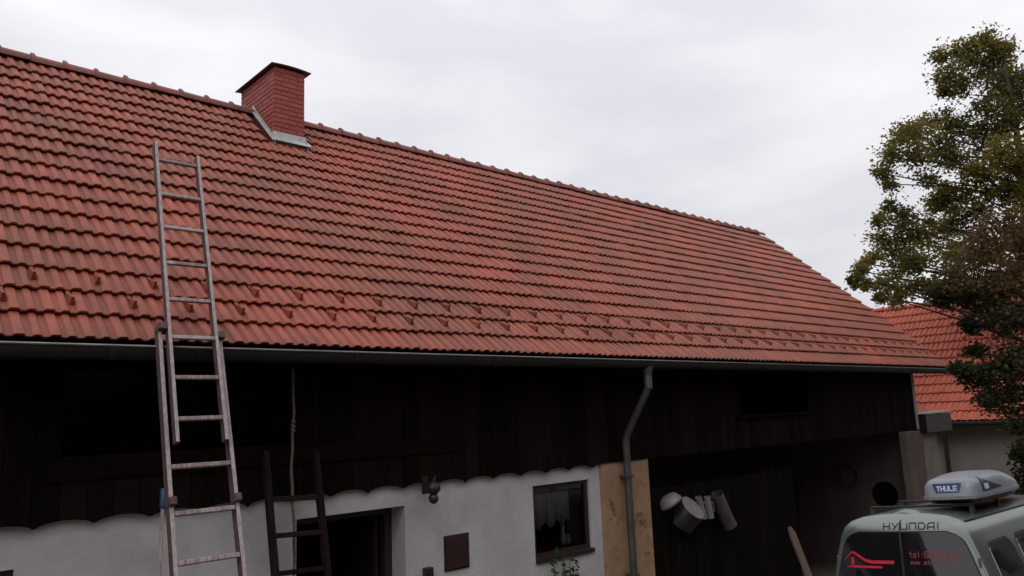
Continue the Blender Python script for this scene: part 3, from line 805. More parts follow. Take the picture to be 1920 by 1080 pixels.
# ------------------------------------------------------------------ bay: half-height board gate, pots, post, planks
YG = YW + 0.12
zg0 = gz(12, YG) - 0.05
gt = thing('board_gate', 'dark vertical board gate closing the lower half of the barn bay', 'gate', (11.3, YG, zg0))
x = 9.10; gr_ = random.Random(5)
while x < 13.3:
    wd = gr_.uniform(0.15, 0.19); top = 1.95 + gr_.uniform(-0.02, 0.02)
    mb = MB(); mb.box(x - 11.3, x + wd - 0.006 - 11.3, gr_.uniform(-.004, .004), 0.024, 0.05, top - zg0); mb.build('board', BLACKWOOD, gt)
    x += wd
for zz in (0.5, 1.6):
    mb = MB(); mb.box(9.10 - 11.3, 2.0, 0.026, 0.07, zz, zz + 0.1); mb.build('rail', BLACKWOOD, gt)
t_ = thing('bay_post', 'thin grey post rising above the board gate in the dark bay', 'post', (13.05, YG + 0.25, zg0))
mb = MB(); mb.bar((0, 0, 0), (-0.02, 0, 2.5 - zg0), 0.09, 0.07, (0, 1, 0)); mb.build('shaft', PLANKRED, t_)

def hung(nm, label, u, v, Y, group=None):
    p = PY(u, v, Y); return thing(nm, label, 'pot' if nm != 'tin_tube' else 'tube', p, group=group)
# bowl hung rim-down
def cyl_between(pa, pb, r0, r1, m, par, name, wall=0.006, n=22, closed_b=True):
    d = (pb - pa); L = d.length; q = d.to_track_quat('Z', 'Y').to_matrix().to_4x4(); q.translation = pa
    mb = MB(); mb.lathe([(0, 0), (r0, 0), (r1, L), (r1 - wall, L), (r0 - wall, wall), (0, wall)], n, q)
    return mb.build(name, m, par, auto=50)
YP = YW + 0.02
c = PY(1256, 941, YP); t_ = thing('bowl', 'pale enamel bowl hung tilted on the dark board gate', 'bowl', c)
M = Vector((0.45, -0.30, -0.84)).to_track_quat('Z', 'Y').to_matrix().to_4x4()
mb = MB(); mb.lathe([(0.0, -0.10), (0.08, -0.098), (0.14, -0.07), (0.175, 0.0), (0.19, 0.03), (0.183, 0.03), (0.165, 0.0), (0.13, -0.06), (0.0, -0.09)], 26, M)
mb.build('body', ENAMEL, t_, smooth=True)
c = PY(1290, 961, YP); t_ = thing('saucepan', 'dark pot with a pale round bottom facing out on the board gate', 'pot', c)
ax = Vector((0.10, -0.62, 0.55)).normalized(); q = ax.to_track_quat('Z', 'Y').to_matrix().to_4x4()
mb = MB(); mb.lathe([(0.205, 0.115), (0.215, 0.105), (0.225, -0.17), (0.235, -0.18), (0.22, -0.18), (0.20, 0.09), (0, 0.09)], 28, q); mb.build('side', DARKPOT, t_, auto=50)
mb = MB(); mb.lathe([(0.0, 0.112), (0.20, 0.112), (0.206, 0.118), (0.19, 0.122), (0.0, 0.121)], 28, q); mb.build('bottom', ENAMEL, t_)
mb = MB(); mb.tube([q @ Vector(p) for p in ((0.22, -0.05, -0.10), (0.27, -0.05, -0.10), (0.27, 0.05, -0.10), (0.22, 0.05, -0.10))], 0.012, 8); mb.build('handle', DARKPOT, t_, smooth=True)
for k, (u0, v0, u1, v1) in enumerate(((1309, 932, 1319, 972), (1325, 931, 1332, 971))):
    pa, pb = PY(u1, v1, YP), PY(u0, v0, YP)
    t_ = thing('jug', 'narrow pale enamel jug hung upside down ' + ('against the dark pot' if k == 0 else 'next to the long tin tube'), 'jug', pa)
    cyl_between(Vector((0, 0, 0)), pb - pa, 0.062, 0.050, ENAMEL, t_, 'body')
    d_ = (pb - pa); mb = MB(); mb.tube([d_ * 0.25 + Vector((0.05, -0.02, 0)), d_ * 0.3 + Vector((0.085, -0.04, 0)), d_ * 0.7 + Vector((0.08, -0.04, 0)), d_ * 0.75 + Vector((0.04, -0.02, 0))], 0.009, 6); mb.build('handle', ENAMEL, t_, smooth=True)
pa, pb = PY(1368, 986, YP), PY(1343, 927, YP)
t_ = thing('tin_tube', 'long dull tin tube hanging aslant on the board gate', 'tube', pa)
cyl_between(Vector((0, 0, 0)), pb - pa, 0.115, 0.105, GREYTUBE, t_, 'body')
mb = MB(); d_ = pb - pa
q = d_.to_track_quat('Z', 'Y').to_matrix().to_4x4(); mb.lathe([(0.119, 0.0), (0.125, 0.01), (0.119, 0.025)], 22, q); mb.build('rim', GREYTUBE, t_, smooth=True)

# leaning plank by the gate, standing out in front of the bay
Yl = 6.2
pt_ = PY(1482, 987, Yl + 0.45); pf = PY(1518, 1080, Yl + 0.2)
dirp = (pf - pt_).normalized(); L = (pt_.z - gz(13, Yl)) / -dirp.z
foot = pt_ + dirp * L
t_ = thing('leaning_board', 'single pale board leaning with a pointed top in front of the bay', 'board', foot)
mb = MB(); dv = (pt_ - foot); xax = Vector((1, 0, 0)); nv = dv.cross(xax).normalized()
hw_ = 0.085
base = [(-hw_, 0), (hw_, 0), (hw_, 0.93), (0.02, 1.0), (-hw_ * 0.6, 0.995), (-hw_, 0.90)]
mb.add([dv * b + xax * a for a, b in base] + [dv * b + xax * a + nv * 0.03 for a, b in base],
       [tuple(range(6)), tuple(range(11, 5, -1))] + [(i, i + 6, (i + 1) % 6 + 6, (i + 1) % 6) for i in range(6)])
mb.build('board', BOARD, t_)
# forked stick inside the bay
t_ = thing('stick', 'thin grey forked stick leaning inside the dark barn bay', 'stick', (14.0, YW + 0.5, gz(14, YW + 0.5)))
tp = PY(1510, 880, YW + 0.7) - Vector(t_.location); md = PY(1496, 940, YW + 0.6) - Vector(t_.location)
mb = MB(); mb.tube([(0, 0, 0), md * 0.5 + Vector((-.05, 0, 0)), md, tp], [0.03, 0.027, 0.022, 0.012], 8); mb.tube([md, md + Vector((0.25, .05, 0.5))], [0.018, 0.008], 8)
mb.build('stem', PLANKRED, t_, smooth=True)
# coiled hose on the end wall
c = PX(1590, 893, 18.36)
mb = MB()
for q in range(4):
    rr_ = 0.16 + 0.03 * q
    mb.tube([c + Vector((-0.01 - 0.02 * q, rr_ * cos(a), rr_ * 1.1 * sin(a))) for a in [2 * pi * k / 24 for k in range(25)]], 0.010, 6, cap=False)
o = mb.build('hose', BROWNPL, smooth=True); tag(o, 'dark coil of hose hung on the inner end wall of the bay', 'hose')

# climbing plant under the window
vp = thing('climbing_plant', 'small leafy climbing plant on the wall under the lace curtain window', 'plant', (7.15, YW - 0.06, gz(7.15, YW - 0.06)))
VO = Vector(vp.location); lr = random.Random(9)
mb = MB(); lf = MB()
def leaf(mbx, p, sz, rng, el=1.3):
    q = Euler((rng.uniform(-1.2, 1.2), rng.uniform(-1.2, 1.2), rng.uniform(0, 6.28))).to_matrix()
    a = [q @ Vector(v) * sz for v in ((0, -0.5 * el, 0), (0.36, -0.08, 0.1), (0, 0.5 * el, -0.06), (-0.36, -0.08, 0.1))]
    mbx.add([p + v for v in a], [(0, 1, 2), (0, 2, 3)])
for s_ in range(4):
    p = Vector((lr.uniform(-.12, .12), 0.0, 0)); pts = [p]
    tgt = PY([1040, 1052, 1062, 1072][s_], [1046, 1040, 1050, 1062][s_], YW - 0.07) - VO
    for k in range(1, 14):
        t_ = k / 13; pts.append(p.lerp(tgt, t_) + Vector((0.05 * sin(6 * t_ + s_), lr.uniform(-0.02, 0.0), 0)))
    mb.tube(pts, [0.012 - 0.0006 * k for k in range(14)], 6)
    for k in range(55):
        q = pts[lr.randrange(7, 14)] + Vector((lr.gauss(0, .055), lr.uniform(-.06, 0.02), lr.gauss(0, .05))); leaf(lf, q, lr.uniform(0.035, 0.07), lr)
mb.build('stem', BARK, vp, smooth=True); lf.build('foliage', LEAFD, vp, recalc=False)

# ------------------------------------------------------------------ corner pier, low wall, box on top
t_ = thing('gate_pier', 'grey rendered gate pier standing at the barn corner', 'pier', (19.35, 7.0, gz(19.35, 7)))
mb = MB(); p0 = PY(1701, 810, 6.95); p1 = PY(1727, 812, 6.95)
zt1 = p0.z
mb.box(p0.x - 19.35, p1.x - 19.35, -0.05, 0.15, -0.1, zt1 - gz(19.35, 7)); mb.build('shaft', WARMPL, t_, bevel=0.03)
t_ = thing('yard_wall', 'short pale rendered wall between the barn corner and the neighbouring house', 'wall', (20.6, 7.25, gz(20.6, 7.25)))
q0, q1 = PY(1729, 812, 7.15), PY(1757, 818, 7.15)
mb = MB(); mb.box(q0.x - 20.6, q1.x - 20.6, -0.10, 0.20, -0.2, q0.z - gz(20.6, 7.25)); mb.build('panel', GREYPL, t_, bevel=0.02)
b0, b1_ = PY(1718, 778, 7.2), PY(1771, 816, 7.2)
t_ = thing('lidded_box', 'dark brown wooden box with a pale metal lid on top of the short yard wall', 'box', ((b0.x + b1_.x) / 2, 7.25, q0.z + 0.003))
hw_ = (b1_.x - b0.x) / 2; hh = b0.z - q0.z
mb = MB(); mb.box(-hw_, hw_, -0.25, 0.22, 0, hh); mb.build('case', FRAME, t_, bevel=0.01)
mb = MB(); mb.bar((-hw_ - 0.05, -0.01, hh + 0.012), (hw_ + 0.05, -0.01, hh + 0.05), 0.56, 0.02, (0, 0, 1)); mb.build('lid', FLASH, t_)

# ------------------------------------------------------------------ neighbouring house
NX = 24.0; NZ = 2.47; NY0, NY1 = 6.1, 19.0
NP = radians(46.6)
nh = thing('neighbour_house', 'low beige house with bright orange-red tiled roof behind the barn gable', 'house', (NX + 3.5, 12.5, gz(NX + 3.5, 12.5)))
HO = Vector(nh.location)
def H(o): o.parent = nh; o.location = Vector(o.location) - HO; return o
mb = MB()
mb.box(NX + 0.35, NX + 0.75, NY0 + 0.3, NY1 - 0.3, -1.6, NZ - 0.05); H(mb.build('wall', BEIGEPL))
mb = MB(); pts = [(NX + 0.75, -1.6), (NX + 6.65, -1.6), (NX + 6.65, NZ), (NX + 3.5, NZ + 3.5 * tan(NP) - 0.3), (NX + 0.75, NZ + 0.35)]
nn = 5
mb.add([(x, NY0 + 0.3, z) for x, z in pts] + [(x, NY1 - 0.3, z) for x, z in pts], [tuple(range(5)), tuple(range(9, 4, -1))] + [(i, i + 5, (i + 1) % 5 + 5, (i + 1) % 5) for i in range(5)])
H(mb.build('gable_block', BEIGEPL))
mb = MB(); ZN = NZ + 3.5 * tan(NP)
pts = [(NX, NZ - 0.02), (NX + 3.5, ZN - 0.02), (NX + 7.0, NZ - 0.02), (NX + 7.0, NZ - 0.14), (NX + 3.5, ZN - 0.16), (NX, NZ - 0.14)]
mb.add([(x, NY0, z) for x, z in pts] + [(x, NY1, z) for x, z in pts],
       [(0, 1, 7, 6), (1, 2, 8, 7), (2, 3, 9, 8), (3, 4, 10, 9), (4, 5, 11, 10), (5, 0, 6, 11), (0, 5, 4, 1), (1, 4, 3, 2), (6, 7, 10, 11), (7, 8, 9, 10)])
nroof = H(mb.build('roof', ROOFDECK))
GN = (3.5 / cos(NP)) / 14.1; TN = 0.30
tn = tile_mesh('tile', TN, GN, TILE2, amp=1.15)
stuff = MB(); bv = [Vector(q.co) for q in tn.vertices]; bf = [tuple(p.vertices) for p in tn.polygons]
for j in range(14):
    for i in range(int((NY1 - NY0) / TN)):
        s_ = j * GN
        loc = Vector((NX - 0.03 + s_ * cos(NP), NY0 + (i + 1) * TN, NZ - 0.035 + s_ * sin(NP)))
        rot = Matrix.Rotation(-pi / 2, 3, 'Z') @ Euler((NP + rr.gauss(0, .006), rr.gauss(0, .008), rr.gauss(0, .005))).to_matrix()
        if i < 20:
            inst(tn, 'tile', nroof, loc, rot.to_euler())
        else:
            M = Matrix.Translation(loc) @ rot.to_4x4(); stuff.add([M @ q for q in bv], bf)
me = stuff.mesh('roof_tiles', TILE2); me.shade_smooth(); me.set_sharp_from_angle(angle=radians(38))
o = bpy.data.objects.new('roof_tiles', me); COL.objects.link(o); o.parent = nroof; o['kind'] = 'stuff'
rm2 = rm.copy(); rm2.materials.clear(); rm2.materials.append(TILE2)
y = NY0
while y < NY1 - 0.3:
    inst(rm2, 'ridge_tile', nroof, (NX + 3.5, y, ZN + 0.02), (0, 0, pi / 2)); y += RS
mb = MB(); mb.box(NX - 0.14, NX - 0.03, NY0, NY1, NZ - 0.13, NZ - 0.03); ng = H(mb.build('gutter', GUTTER, bevel=0.03))
yy = PX(1773, 830, NX + 0.25).y
mb = MB(); mb.tube([(NX - 0.08, yy, NZ - 0.12), (NX + 0.26, yy, NZ - 0.45), (NX + 0.26, yy, -0.6)], 0.06, 10); H(mb.build('downpipe', PIPE, smooth=True))

# ------------------------------------------------------------------ trees
def make_tree(name, label, clumps, D, dspread, base, limb, leafm, leaf_sz, dens, seed, trunk_r, low=None, lowm=None):
    rng = random.Random(seed)
    base = Vector(base)
    t = thing(name, label, 'tree', base)
    tr = MB(); lf = MB(); lf_hi = lf; lf_lo = MB()
    limb = [Vector(p) - base for p in limb]
    nL = len(limb)
    tr.tube([Vector((0, 0, -0.3))] + limb, [trunk_r * 1.25] + [trunk_r * (1 - 0.8 * i / (nL - 1)) for i in range(nL)], 12)
    # finer points along the limb for branch roots
    sp = []
    for i in range(nL - 1):
        for k in range(8): sp.append((limb[i].lerp(limb[i + 1], k / 8), trunk_r * (1 - 0.8 * (i + k / 8) / (nL - 1))))
    br = MB()
    nodes = []
    for (u, v, r_) in clumps:
        d = D + rng.gauss(0, dspread)
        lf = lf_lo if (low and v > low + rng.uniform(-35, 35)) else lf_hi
        c = PD(u, v, d) - base; R = r_ / FPX * d
        # root: the limb point somewhat below the clump
        best = min(sp, key=lambda q: (q[0] - c).length + 1.2 * max(0, q[0].z - c.z + 0.25 * (q[0] - c).length))
        p0 = best[0]; mid = p0.lerp(c, 0.5) + Vector((rng.gauss(0, .2), rng.gauss(0, .2), rng.uniform(-0.1, 0.35)))
        q1 = p0.lerp(mid, 0.5) + Vector((rng.gauss(0, .08), rng.gauss(0, .08), rng.gauss(0, .08)))
        Lb = (c - p0).length; r0 = min(best[1] * 0.5, 0.012 + 0.011 * Lb)
        br.tube([p0, q1, mid, c], [r0, r0 * 0.8, r0 * 0.55, r0 * 0.22], 6)
        nodes.append((c, R))
        # twigs and leaf sprays
        nsub = max(6, int(25 * (R / 0.7) ** 1.6))
        for k in range(nsub):
            dv = Vector((rng.gauss(0, 1), rng.gauss(0, 1), rng.gauss(0, 0.8))).normalized()
            rad = R * rng.uniform(0.25, 1.05)
            e = c + dv * rad
            br.tube([c + dv * 0.08 * R, c.lerp(e, 0.5) + Vector((rng.gauss(0, .04), rng.gauss(0, .04), rng.gauss(0, .04))), e], [0.012, 0.008, 0.004], 4, cap=False)
            ns = int(dens * rng.uniform(0.6, 1.4))
            sr = rng.uniform(0.10, 0.20) * min(1.0, R / 0.5 + 0.3)
            for _ in range(ns):
                p = e + Vector((rng.gauss(0, sr), rng.gauss(0, sr), rng.gauss(0, sr * 0.8)))
                leaf(lf, p, leaf_sz * rng.uniform(0.7, 1.35), rng, 1.15)
    tr.build('trunk', BARK, t, smooth=True); br.build('branches', BARK, t, smooth=True)
    lf_hi.build('crown', leafm, t, recalc=False)
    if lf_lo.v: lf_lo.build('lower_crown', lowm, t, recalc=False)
    return t
main = [(1850, 80, 38), (1805, 100, 34), (1775, 145, 26), (1880, 105, 34), (1830, 140, 32), (1800, 165, 20), (1770, 170, 14), (1875, 165, 34), (1905, 185, 34), (1860, 205, 28), (1765, 105, 14), (1930, 140, 34), (1895, 230, 34),
        (1760, 230, 30), (1722, 248, 28), (1795, 240, 26), (1690, 262, 26), (1672, 295, 24), (1655, 325, 14), (1712, 295, 28), (1752, 280, 32), (1835, 250, 34), (1880, 280, 34), (1915, 300, 34),
        (1668, 345, 16), (1795, 300, 30), (1840, 320, 40), (1785, 365, 40), (1745, 380, 26), (1880, 350, 40), (1915, 370, 34), (1665, 395, 15), (1700, 405, 24), (1655, 440, 20), (1685, 445, 28), (1725, 435, 30), (1775, 425, 36), (1825, 400, 40),
        (1640, 485, 18), (1680, 490, 28), (1725, 490, 34), (1612, 508, 14), (1603, 525, 10), (1628, 530, 16), (1660, 535, 22), (1700, 535, 26), (1745, 540, 28), (1790, 480, 36), (1830, 470, 36), (1650, 558, 10), (1680, 562, 12), (1620, 495, 10), (1740, 335, 18), (1650, 415, 10)]
rm_ = random.Random(77)
main += [(3868 - u + rm_.uniform(-40, 40), v + rm_.uniform(-30, 30), r_) for (u, v, r_) in main if u < 1880]
b1 = PD(1952, 1010, 23.0); b1.z = gz(b1.x, b1.y)
make_tree('linden_tree', 'tall green deciduous tree with open airy crown behind the barn gable', main, 22.5, 0.9, b1,
          [b1 + Vector((0, 0, 0.2)), PD(1945, 780, 22.8), PD(1932, 560, 22.6), PD(1922, 400, 22.5), PD(1912, 290, 22.4), PD(1900, 200, 22.3), PD(1886, 140, 22.2)], LEAFG, 0.088, 66, 21, 0.2)
brown = [(1880, 420, 42), (1915, 450, 44), (1850, 465, 34), (1815, 500, 32), (1785, 525, 28), (1758, 545, 18), (1840, 535, 40), (1895, 530, 50), (1810, 560, 18), (1770, 560, 12), (1870, 590, 32), (1915, 610, 40), (1850, 570, 26), (1815, 610, 12), (1900, 680, 36), (1860, 690, 28),
         (1838, 715, 22), (1830, 655, 14), (1875, 735, 30), (1915, 740, 36), (1850, 750, 16), (1810, 700, 12), (1795, 690, 7), (1905, 790, 28), (1918, 850, 26), (1925, 905, 26), (1920, 520, 44), (1935, 680, 40)]
brown += [(3900 - u + rm_.uniform(-30, 30), v + rm_.uniform(-25, 25), r_) for (u, v, r_) in brown if u < 1890]
b2 = PD(1985, 1080, 16.0); b2.z = gz(b2.x, b2.y)
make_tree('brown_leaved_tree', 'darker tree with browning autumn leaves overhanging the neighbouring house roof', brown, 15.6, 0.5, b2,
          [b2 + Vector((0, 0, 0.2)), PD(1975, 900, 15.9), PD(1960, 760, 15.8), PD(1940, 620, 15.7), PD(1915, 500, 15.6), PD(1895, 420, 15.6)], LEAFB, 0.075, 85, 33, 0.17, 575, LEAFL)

# ------------------------------------------------------------------ van
VX, VY = 8.62, 3.49
pitch = math.atan(0.02); roll = math.atan(-0.085)
van = thing('van', 'silver white van with twin rear doors and red window lettering parked beside the barn', 'van', (VX, VY, gz(VX, VY) - 0.02))
fx = Vector((1, 0, -0.02)).normalized(); ly_ = Vector((0, 1, -0.085)); ly_ = (ly_ - fx * ly_.dot(fx)).normalized(); uz = fx.cross(ly_)
van.rotation_euler = Matrix((fx, ly_, uz)).transposed().to_euler()
SEC = [(0.0, 1.925), (0.26, 1.918), (0.45, 1.898), (0.565, 1.862), (0.64, 1.80), (0.69, 1.71), (0.745, 1.55), (0.805, 1.35), (0.868, 1.08), (0.90, 0.85), (0.90, 0.55), (0.87, 0.30)]
def hw_at(z):
    for (ya, za), (yb, zb) in zip(SEC, SEC[1:]):
        if zb <= z <= za: return ya + (yb - ya) * (za - z) / (za - zb)
    return 0.87
def xr(y, z):
    h = max(hw_at(min(z, 1.9)), 0.2)
    v = 0.085 * (abs(y) / 0.9) ** 2.6 + max(0, z - 1.0) * 0.20
    if z > 1.78: v += 0.15 * ((z - 1.78) / 0.145) ** 2
    if z < 0.5: v -= 0.03
    return v
mb = MB()
def ring(xfun, ws=1.0, top=None):
    b = len(mb.v)
    for sgn in (1, -1):
        seq = SEC if sgn == 1 else SEC[1:]
        for (y, z) in seq:
            zz = z if top is None else (0.30 + (z - 0.30) * (top - 0.30) / (1.925 - 0.30))
            mb.v.append((xfun(y, z), sgn * y * ws, zz))
    return b
NS = len(SEC)
def order_ring(b):   # closed loop: left side from bottom to apex to right bottom
    L = [b + i for i in range(NS - 1, -1, -1)] + [b + NS + i for i in range(NS - 1)]
    return L
rings = []
rings.append(order_ring(ring(lambda y, z: xr(y * 0.965, z - 0.004), 0.965)))
rings.append(order_ring(ring(lambda y, z: xr(y, z) + 0.015, 0.99)))
rings.append(order_ring(ring(lambda y, z: xr(y, z) + 0.05, 1.0)))
for x_ in (0.6, 1.4, 2.2, 3.0): rings.append(order_ring(ring(lambda y, z, x_=x_: x_, 1.0)))
for x_, tp_, ws in ((3.25, 1.90, 0.995), (3.55, 1.66, 0.98), (3.85, 1.40, 0.97), (4.08, 1.17, 0.97), (4.45, 1.06, 0.95), (4.62, 0.92, 0.90), (4.70, 0.70, 0.85)):
    rings.append(order_ring(ring(lambda y, z, x_=x_: x_, ws, tp_)))
for A_, B_ in zip(rings, rings[1:]):
    for k in range(len(A_)): mb.f.append((A_[k], A_[(k + 1) % len(A_)], B_[(k + 1) % len(B_)], B_[k]))
mb.f.append(tuple(rings[-1]))
# rear face, row by row
L0 = rings[0]; m_ = len(L0)
prev = None
NCc = 12
for i in range(NS - 1, -1, -1):
    y, z = SEC[i]; yl = y * 0.965
    row = []
    for c_ in range(NCc + 1):
        yy = yl - 2 * yl * c_ / NCc
        if c_ == 0: row.append(L0[NS - 1 - i])
        elif c_ == NCc: row.append(L0[NS - 1 + i])
        else:
            mb.v.append((xr(yy, z - 0.004), yy, z)); row.append(len(mb.v) - 1)
    if i == 0: row = [L0[NS - 1]] * (NCc + 1)
    if prev:
        for c_ in range(NCc):
            f_ = (prev[c_], prev[c_ + 1], row[c_ + 1], row[c_])
            f_ = tuple(dict.fromkeys(f_)); mb.f.append(f_)
    prev = row
body = mb.build('body', PAINT, van, auto=30)

def patch(surf, lo, hi, z0, z1, ny, nz_, out, depth, nm, m, par, smooth=True):
    """surf(a, z, out) -> point; a from lo(z) to hi(z)"""
    mb = MB(); g = []
    for j in range(nz_ + 1):
        z = z0 + (z1 - z0) * j / nz_; a0, a1 = lo(z), hi(z); r_ = []
        for i in range(ny + 1):
            a = a0 + (a1 - a0) * i / ny; mb.v.append(tuple(surf(a, z, out))); r_.append(len(mb.v) - 1)
        g.append(r_)
    for j in range(nz_):
        for i in range(ny): mb.f.append((g[j][i], g[j][i + 1], g[j + 1][i + 1], g[j + 1][i]))
    loop = g[0] + [g[j][-1] for j in range(1, nz_ + 1)] + g[-1][-2::-1] + [g[j][0] for j in range(nz_ - 1, 0, -1)]
    zs_ = {}
    b = len(mb.v); param = []
    for j in range(nz_ + 1):
        z = z0 + (z1 - z0) * j / nz_
        for i in range(ny + 1): param.append((lo(z) + (hi(z) - lo(z)) * i / ny, z))
    for q in loop: mb.v.append(tuple(surf(*param[q], out - depth)))
    n = len(loop)
    for k in range(n): mb.f.append((loop[k], loop[(k + 1) % n], b + (k + 1) % n, b + k))
    return mb.build(nm, m, par, auto=40)
def rsurf(y, z, o): return Vector((xr(y, z) - o, y, z))
def ssurf(sgn):
    def f(x, z, o): return Vector((x, sgn * (hw_at(z) + o), z))
    return f
def rnd(e, z, z0, z1, r0, r1):   # corner rounding inset at height z
    d = 0
    if z > z1 - r1: d = r1 * (1 - sqrt(max(0, 1 - ((z - (z1 - r1)) / r1) ** 2)))
    if z < z0 + r0: d = max(d, r0 * (1 - sqrt(max(0, 1 - (((z0 + r0) - z) / r0) ** 2))))
    return d
GZ0, GZ1 = 1.10, 1.745
for sgn in (1, -1):
    edge = lambda z: hw_at(z) - 0.045 - rnd(0, z, 0.42, 1.868, 0.05, 0.22)
    lo_ = (lambda z: 0.006); hi_ = edge
    if sgn == -1: lo_, hi_ = (lambda z: -edge(z)), (lambda z: -0.006)
    d_ = patch(rsurf, lo_, hi_, 0.42, 1.868, 8, 30, 0.014, 0.02, 'rear_door', PAINT, van)
    ge = lambda z: hw_at(z) - 0.095 - rnd(0, z, GZ0, GZ1, 0.05, 0.12)
    gi = lambda z: 0.012
    glo, ghi = (gi, ge) if sgn == 1 else ((lambda z: -ge(z)), (lambda z: -gi(z)))
    ge2 = lambda z: ge(z) + 0.014
    slo, shi = ((lambda z: 0.011), ge2) if sgn == 1 else ((lambda z: -ge2(z)), (lambda z: -0.011))
    patch(rsurf, slo, shi, GZ0 - 0.014, GZ1 + 0.012, 8, 20, 0.0175, 0.006, 'window_seal', BLACKPL, d_)
    patch(rsurf, glo, ghi, GZ0, GZ1, 10, 22, 0.0205, 0.004, 'window', CARGLASS, d_)
    mb = MB(); yc = 0.06 * sgn; p = rsurf(yc, 0.95, 0.03); mb.box(p.x - 0.02, p.x + 0.015, min(yc, yc + 0.12 * sgn), max(yc, yc + 0.12 * sgn), 0.93, 0.97); mb.build('handle', BLACKPL, d_, bevel=0.006)
    for zz in (0.7, 1.45):
        p = rsurf(sgn * (hw_at(zz) - 0.05), zz, 0.012); mb = MB(); mb.box(p.x - 0.012, p.x + 0.02, p.y - 0.012, p.y + 0.012, zz - 0.05, zz + 0.05); mb.build('hinge', PAINT, d_, bevel=0.004)
    # tail light, low corner
    patch(rsurf, (lambda z: 0.70 if sgn == 1 else -0.86), (lambda z: 0.86 if sgn == 1 else -0.70), 0.62, 0.98, 4, 8, 0.022, 0.03, 'tail_light', REDLENS, van)
    # side glass, seals and panels
    S_ = ssurf(sgn)
    for (xa, xb) in ((0.33, 1.10), (1.20, 2.10), (2.22, 2.98)):
        sl = lambda z, xa=xa: xa + (z - 1.12) * 0.16 + rnd(0, z, 1.12, 1.60, 0.07, 0.10)
        sh = lambda z, xb=xb: xb - (z - 1.12) * (0.02 if xb < 2.5 else 0.35) - rnd(0, z, 1.12, 1.60, 0.07, 0.10)
        q = patch(S_, (lambda z: sl(z) - 0.02), (lambda z: sh(z) + 0.02), 1.10, 1.618, 8, 16, 0.004, 0.012, 'side_window', BLACKPL, van)
        patch(S_, sl, sh, 1.12, 1.60, 8, 16, 0.008, 0.006, 'pane', CARGLASS, q)
        mb = MB(); mb.tube([S_(sl(z) - 0.012, z, 0.008) for z in (1.13, 1.2, 1.3, 1.4, 1.5, 1.56)], 0.006, 6); mb.build('chrome_strip', FLASH, q, smooth=True)
    mb = MB(); mb.tube([(x_, sgn * 0.605, 1.836) for x_ in (0.32, 0.6, 1.2, 2.0, 2.6, 3.05)], 0.012, 6); mb.build('drip_rail', BLACKPL, van, smooth=True)
    patch(S_, (lambda z: 0.2), (lambda z: 4.1), 0.62, 0.70, 12, 2, 0.012, 0.02, 'side_moulding', BLACKPL, van)
    # mirror
    mb = MB(); mb.box(3.25, 3.40, sgn * 0.92 - 0.01 if sgn == 1 else -1.10, 1.10 if sgn == 1 else -0.91, 1.10, 1.32); mb.build('mirror', BLACKPL, van, bevel=0.02)
    # wheels
    for x_ in (0.92, 3.80):
        mb = MB(); M = Matrix.Translation((x_, sgn * 0.80, 0.335)) @ Matrix.Rotation(pi / 2, 4, 'X')
        prof = [(0.20, -0.10), (0.30, -0.105), (0.333, -0.08), (0.335, 0.08), (0.30, 0.105), (0.20, 0.10)]
        mb.lathe(prof, 28, M); wh = mb.build('wheel', RUBBER, van, auto=40)
        mb = MB(); mb.lathe([(0.0, sgn * -0.075), (0.06, sgn * -0.085), (0.10, sgn * -0.06), (0.18, sgn * -0.075), (0.205, sgn * -0.10), (0.205, sgn * 0.05), (0, sgn * 0.05)], 28, M); mb.build('rim', RIMM, wh, auto=40)
dg = lambda z: 0.011 if z < GZ1 + 0.01 else 0.0035
patch(rsurf, (lambda z: -dg(z)), dg, 0.42, 1.868, 2, 30, 0.0235, 0.02, 'door_gap', BLACKPL, van)
# brake light at the roof edge
mb = MB(); mb.v = []
n = 12
for k in range(n + 1):
    t_ = k / n; y = -0.17 + 0.34 * t_; h = 0.055 * sin(pi * t_) ** 0.8 + 0.008; x_ = 0.36 + 0.0
    mb.v += [(x_ - 0.04, y, 1.882), (x_ - 0.02, y, 1.886 + h), (x_ + 0.14, y * 0.9, 1.918 + h * 0.7), (x_ + 0.24, y * 0.8, 1.905)]
for k in range(n):
    for q in range(3): a = 4 * k + q; mb.f.append((a, a + 4, a + 5, a + 1))
hb = mb.build('brake_light', PAINT, van, smooth=True)
mb = MB()
for k in range(n + 1):
    t_ = k / n; y = -0.13 + 0.26 * t_; h = 0.036 * sin(pi * t_) ** 0.8 + 0.004
    mb.v += [(0.312, y, 1.892), (0.325, y, 1.892 + h)]
for k in range(n): mb.f.append((2 * k, 2 * k + 2, 2 * k + 3, 2 * k + 1))
o = mb.build('lens', REDLENS, hb); o.modifiers.new('s', 'SOLIDIFY').thickness = 0.006
mb = MB(); mb.box(-0.10, 0.10, -0.86, 0.86, 0.28, 0.50); mb.build('rear_bumper', BLACKPL, van, bevel=0.04)
mb = MB(); mb.box(4.60, 4.82, -0.84, 0.84, 0.26, 0.52); mb.build('front_bumper', BLACKPL, van, bevel=0.05)
mb = MB(); mb.box(-0.045, -0.03, -0.26, 0.26, 0.60, 0.71); mb.build('number_plate', WHITEDEC, van, bevel=0.004)
mb = MB()
pts = [(3.27, 0.66, 1.84), (3.27, -0.66, 1.84), (4.02, -0.80, 1.20), (4.02, 0.80, 1.20)]
mb.add([Vector(p) + Vector((0.03, 0, 0.022)) for p in pts], [(0, 1, 2, 3)]); o = mb.build('windscreen', CARGLASS, van); o.modifiers.new('s', 'SOLIDIFY').thickness = 0.01
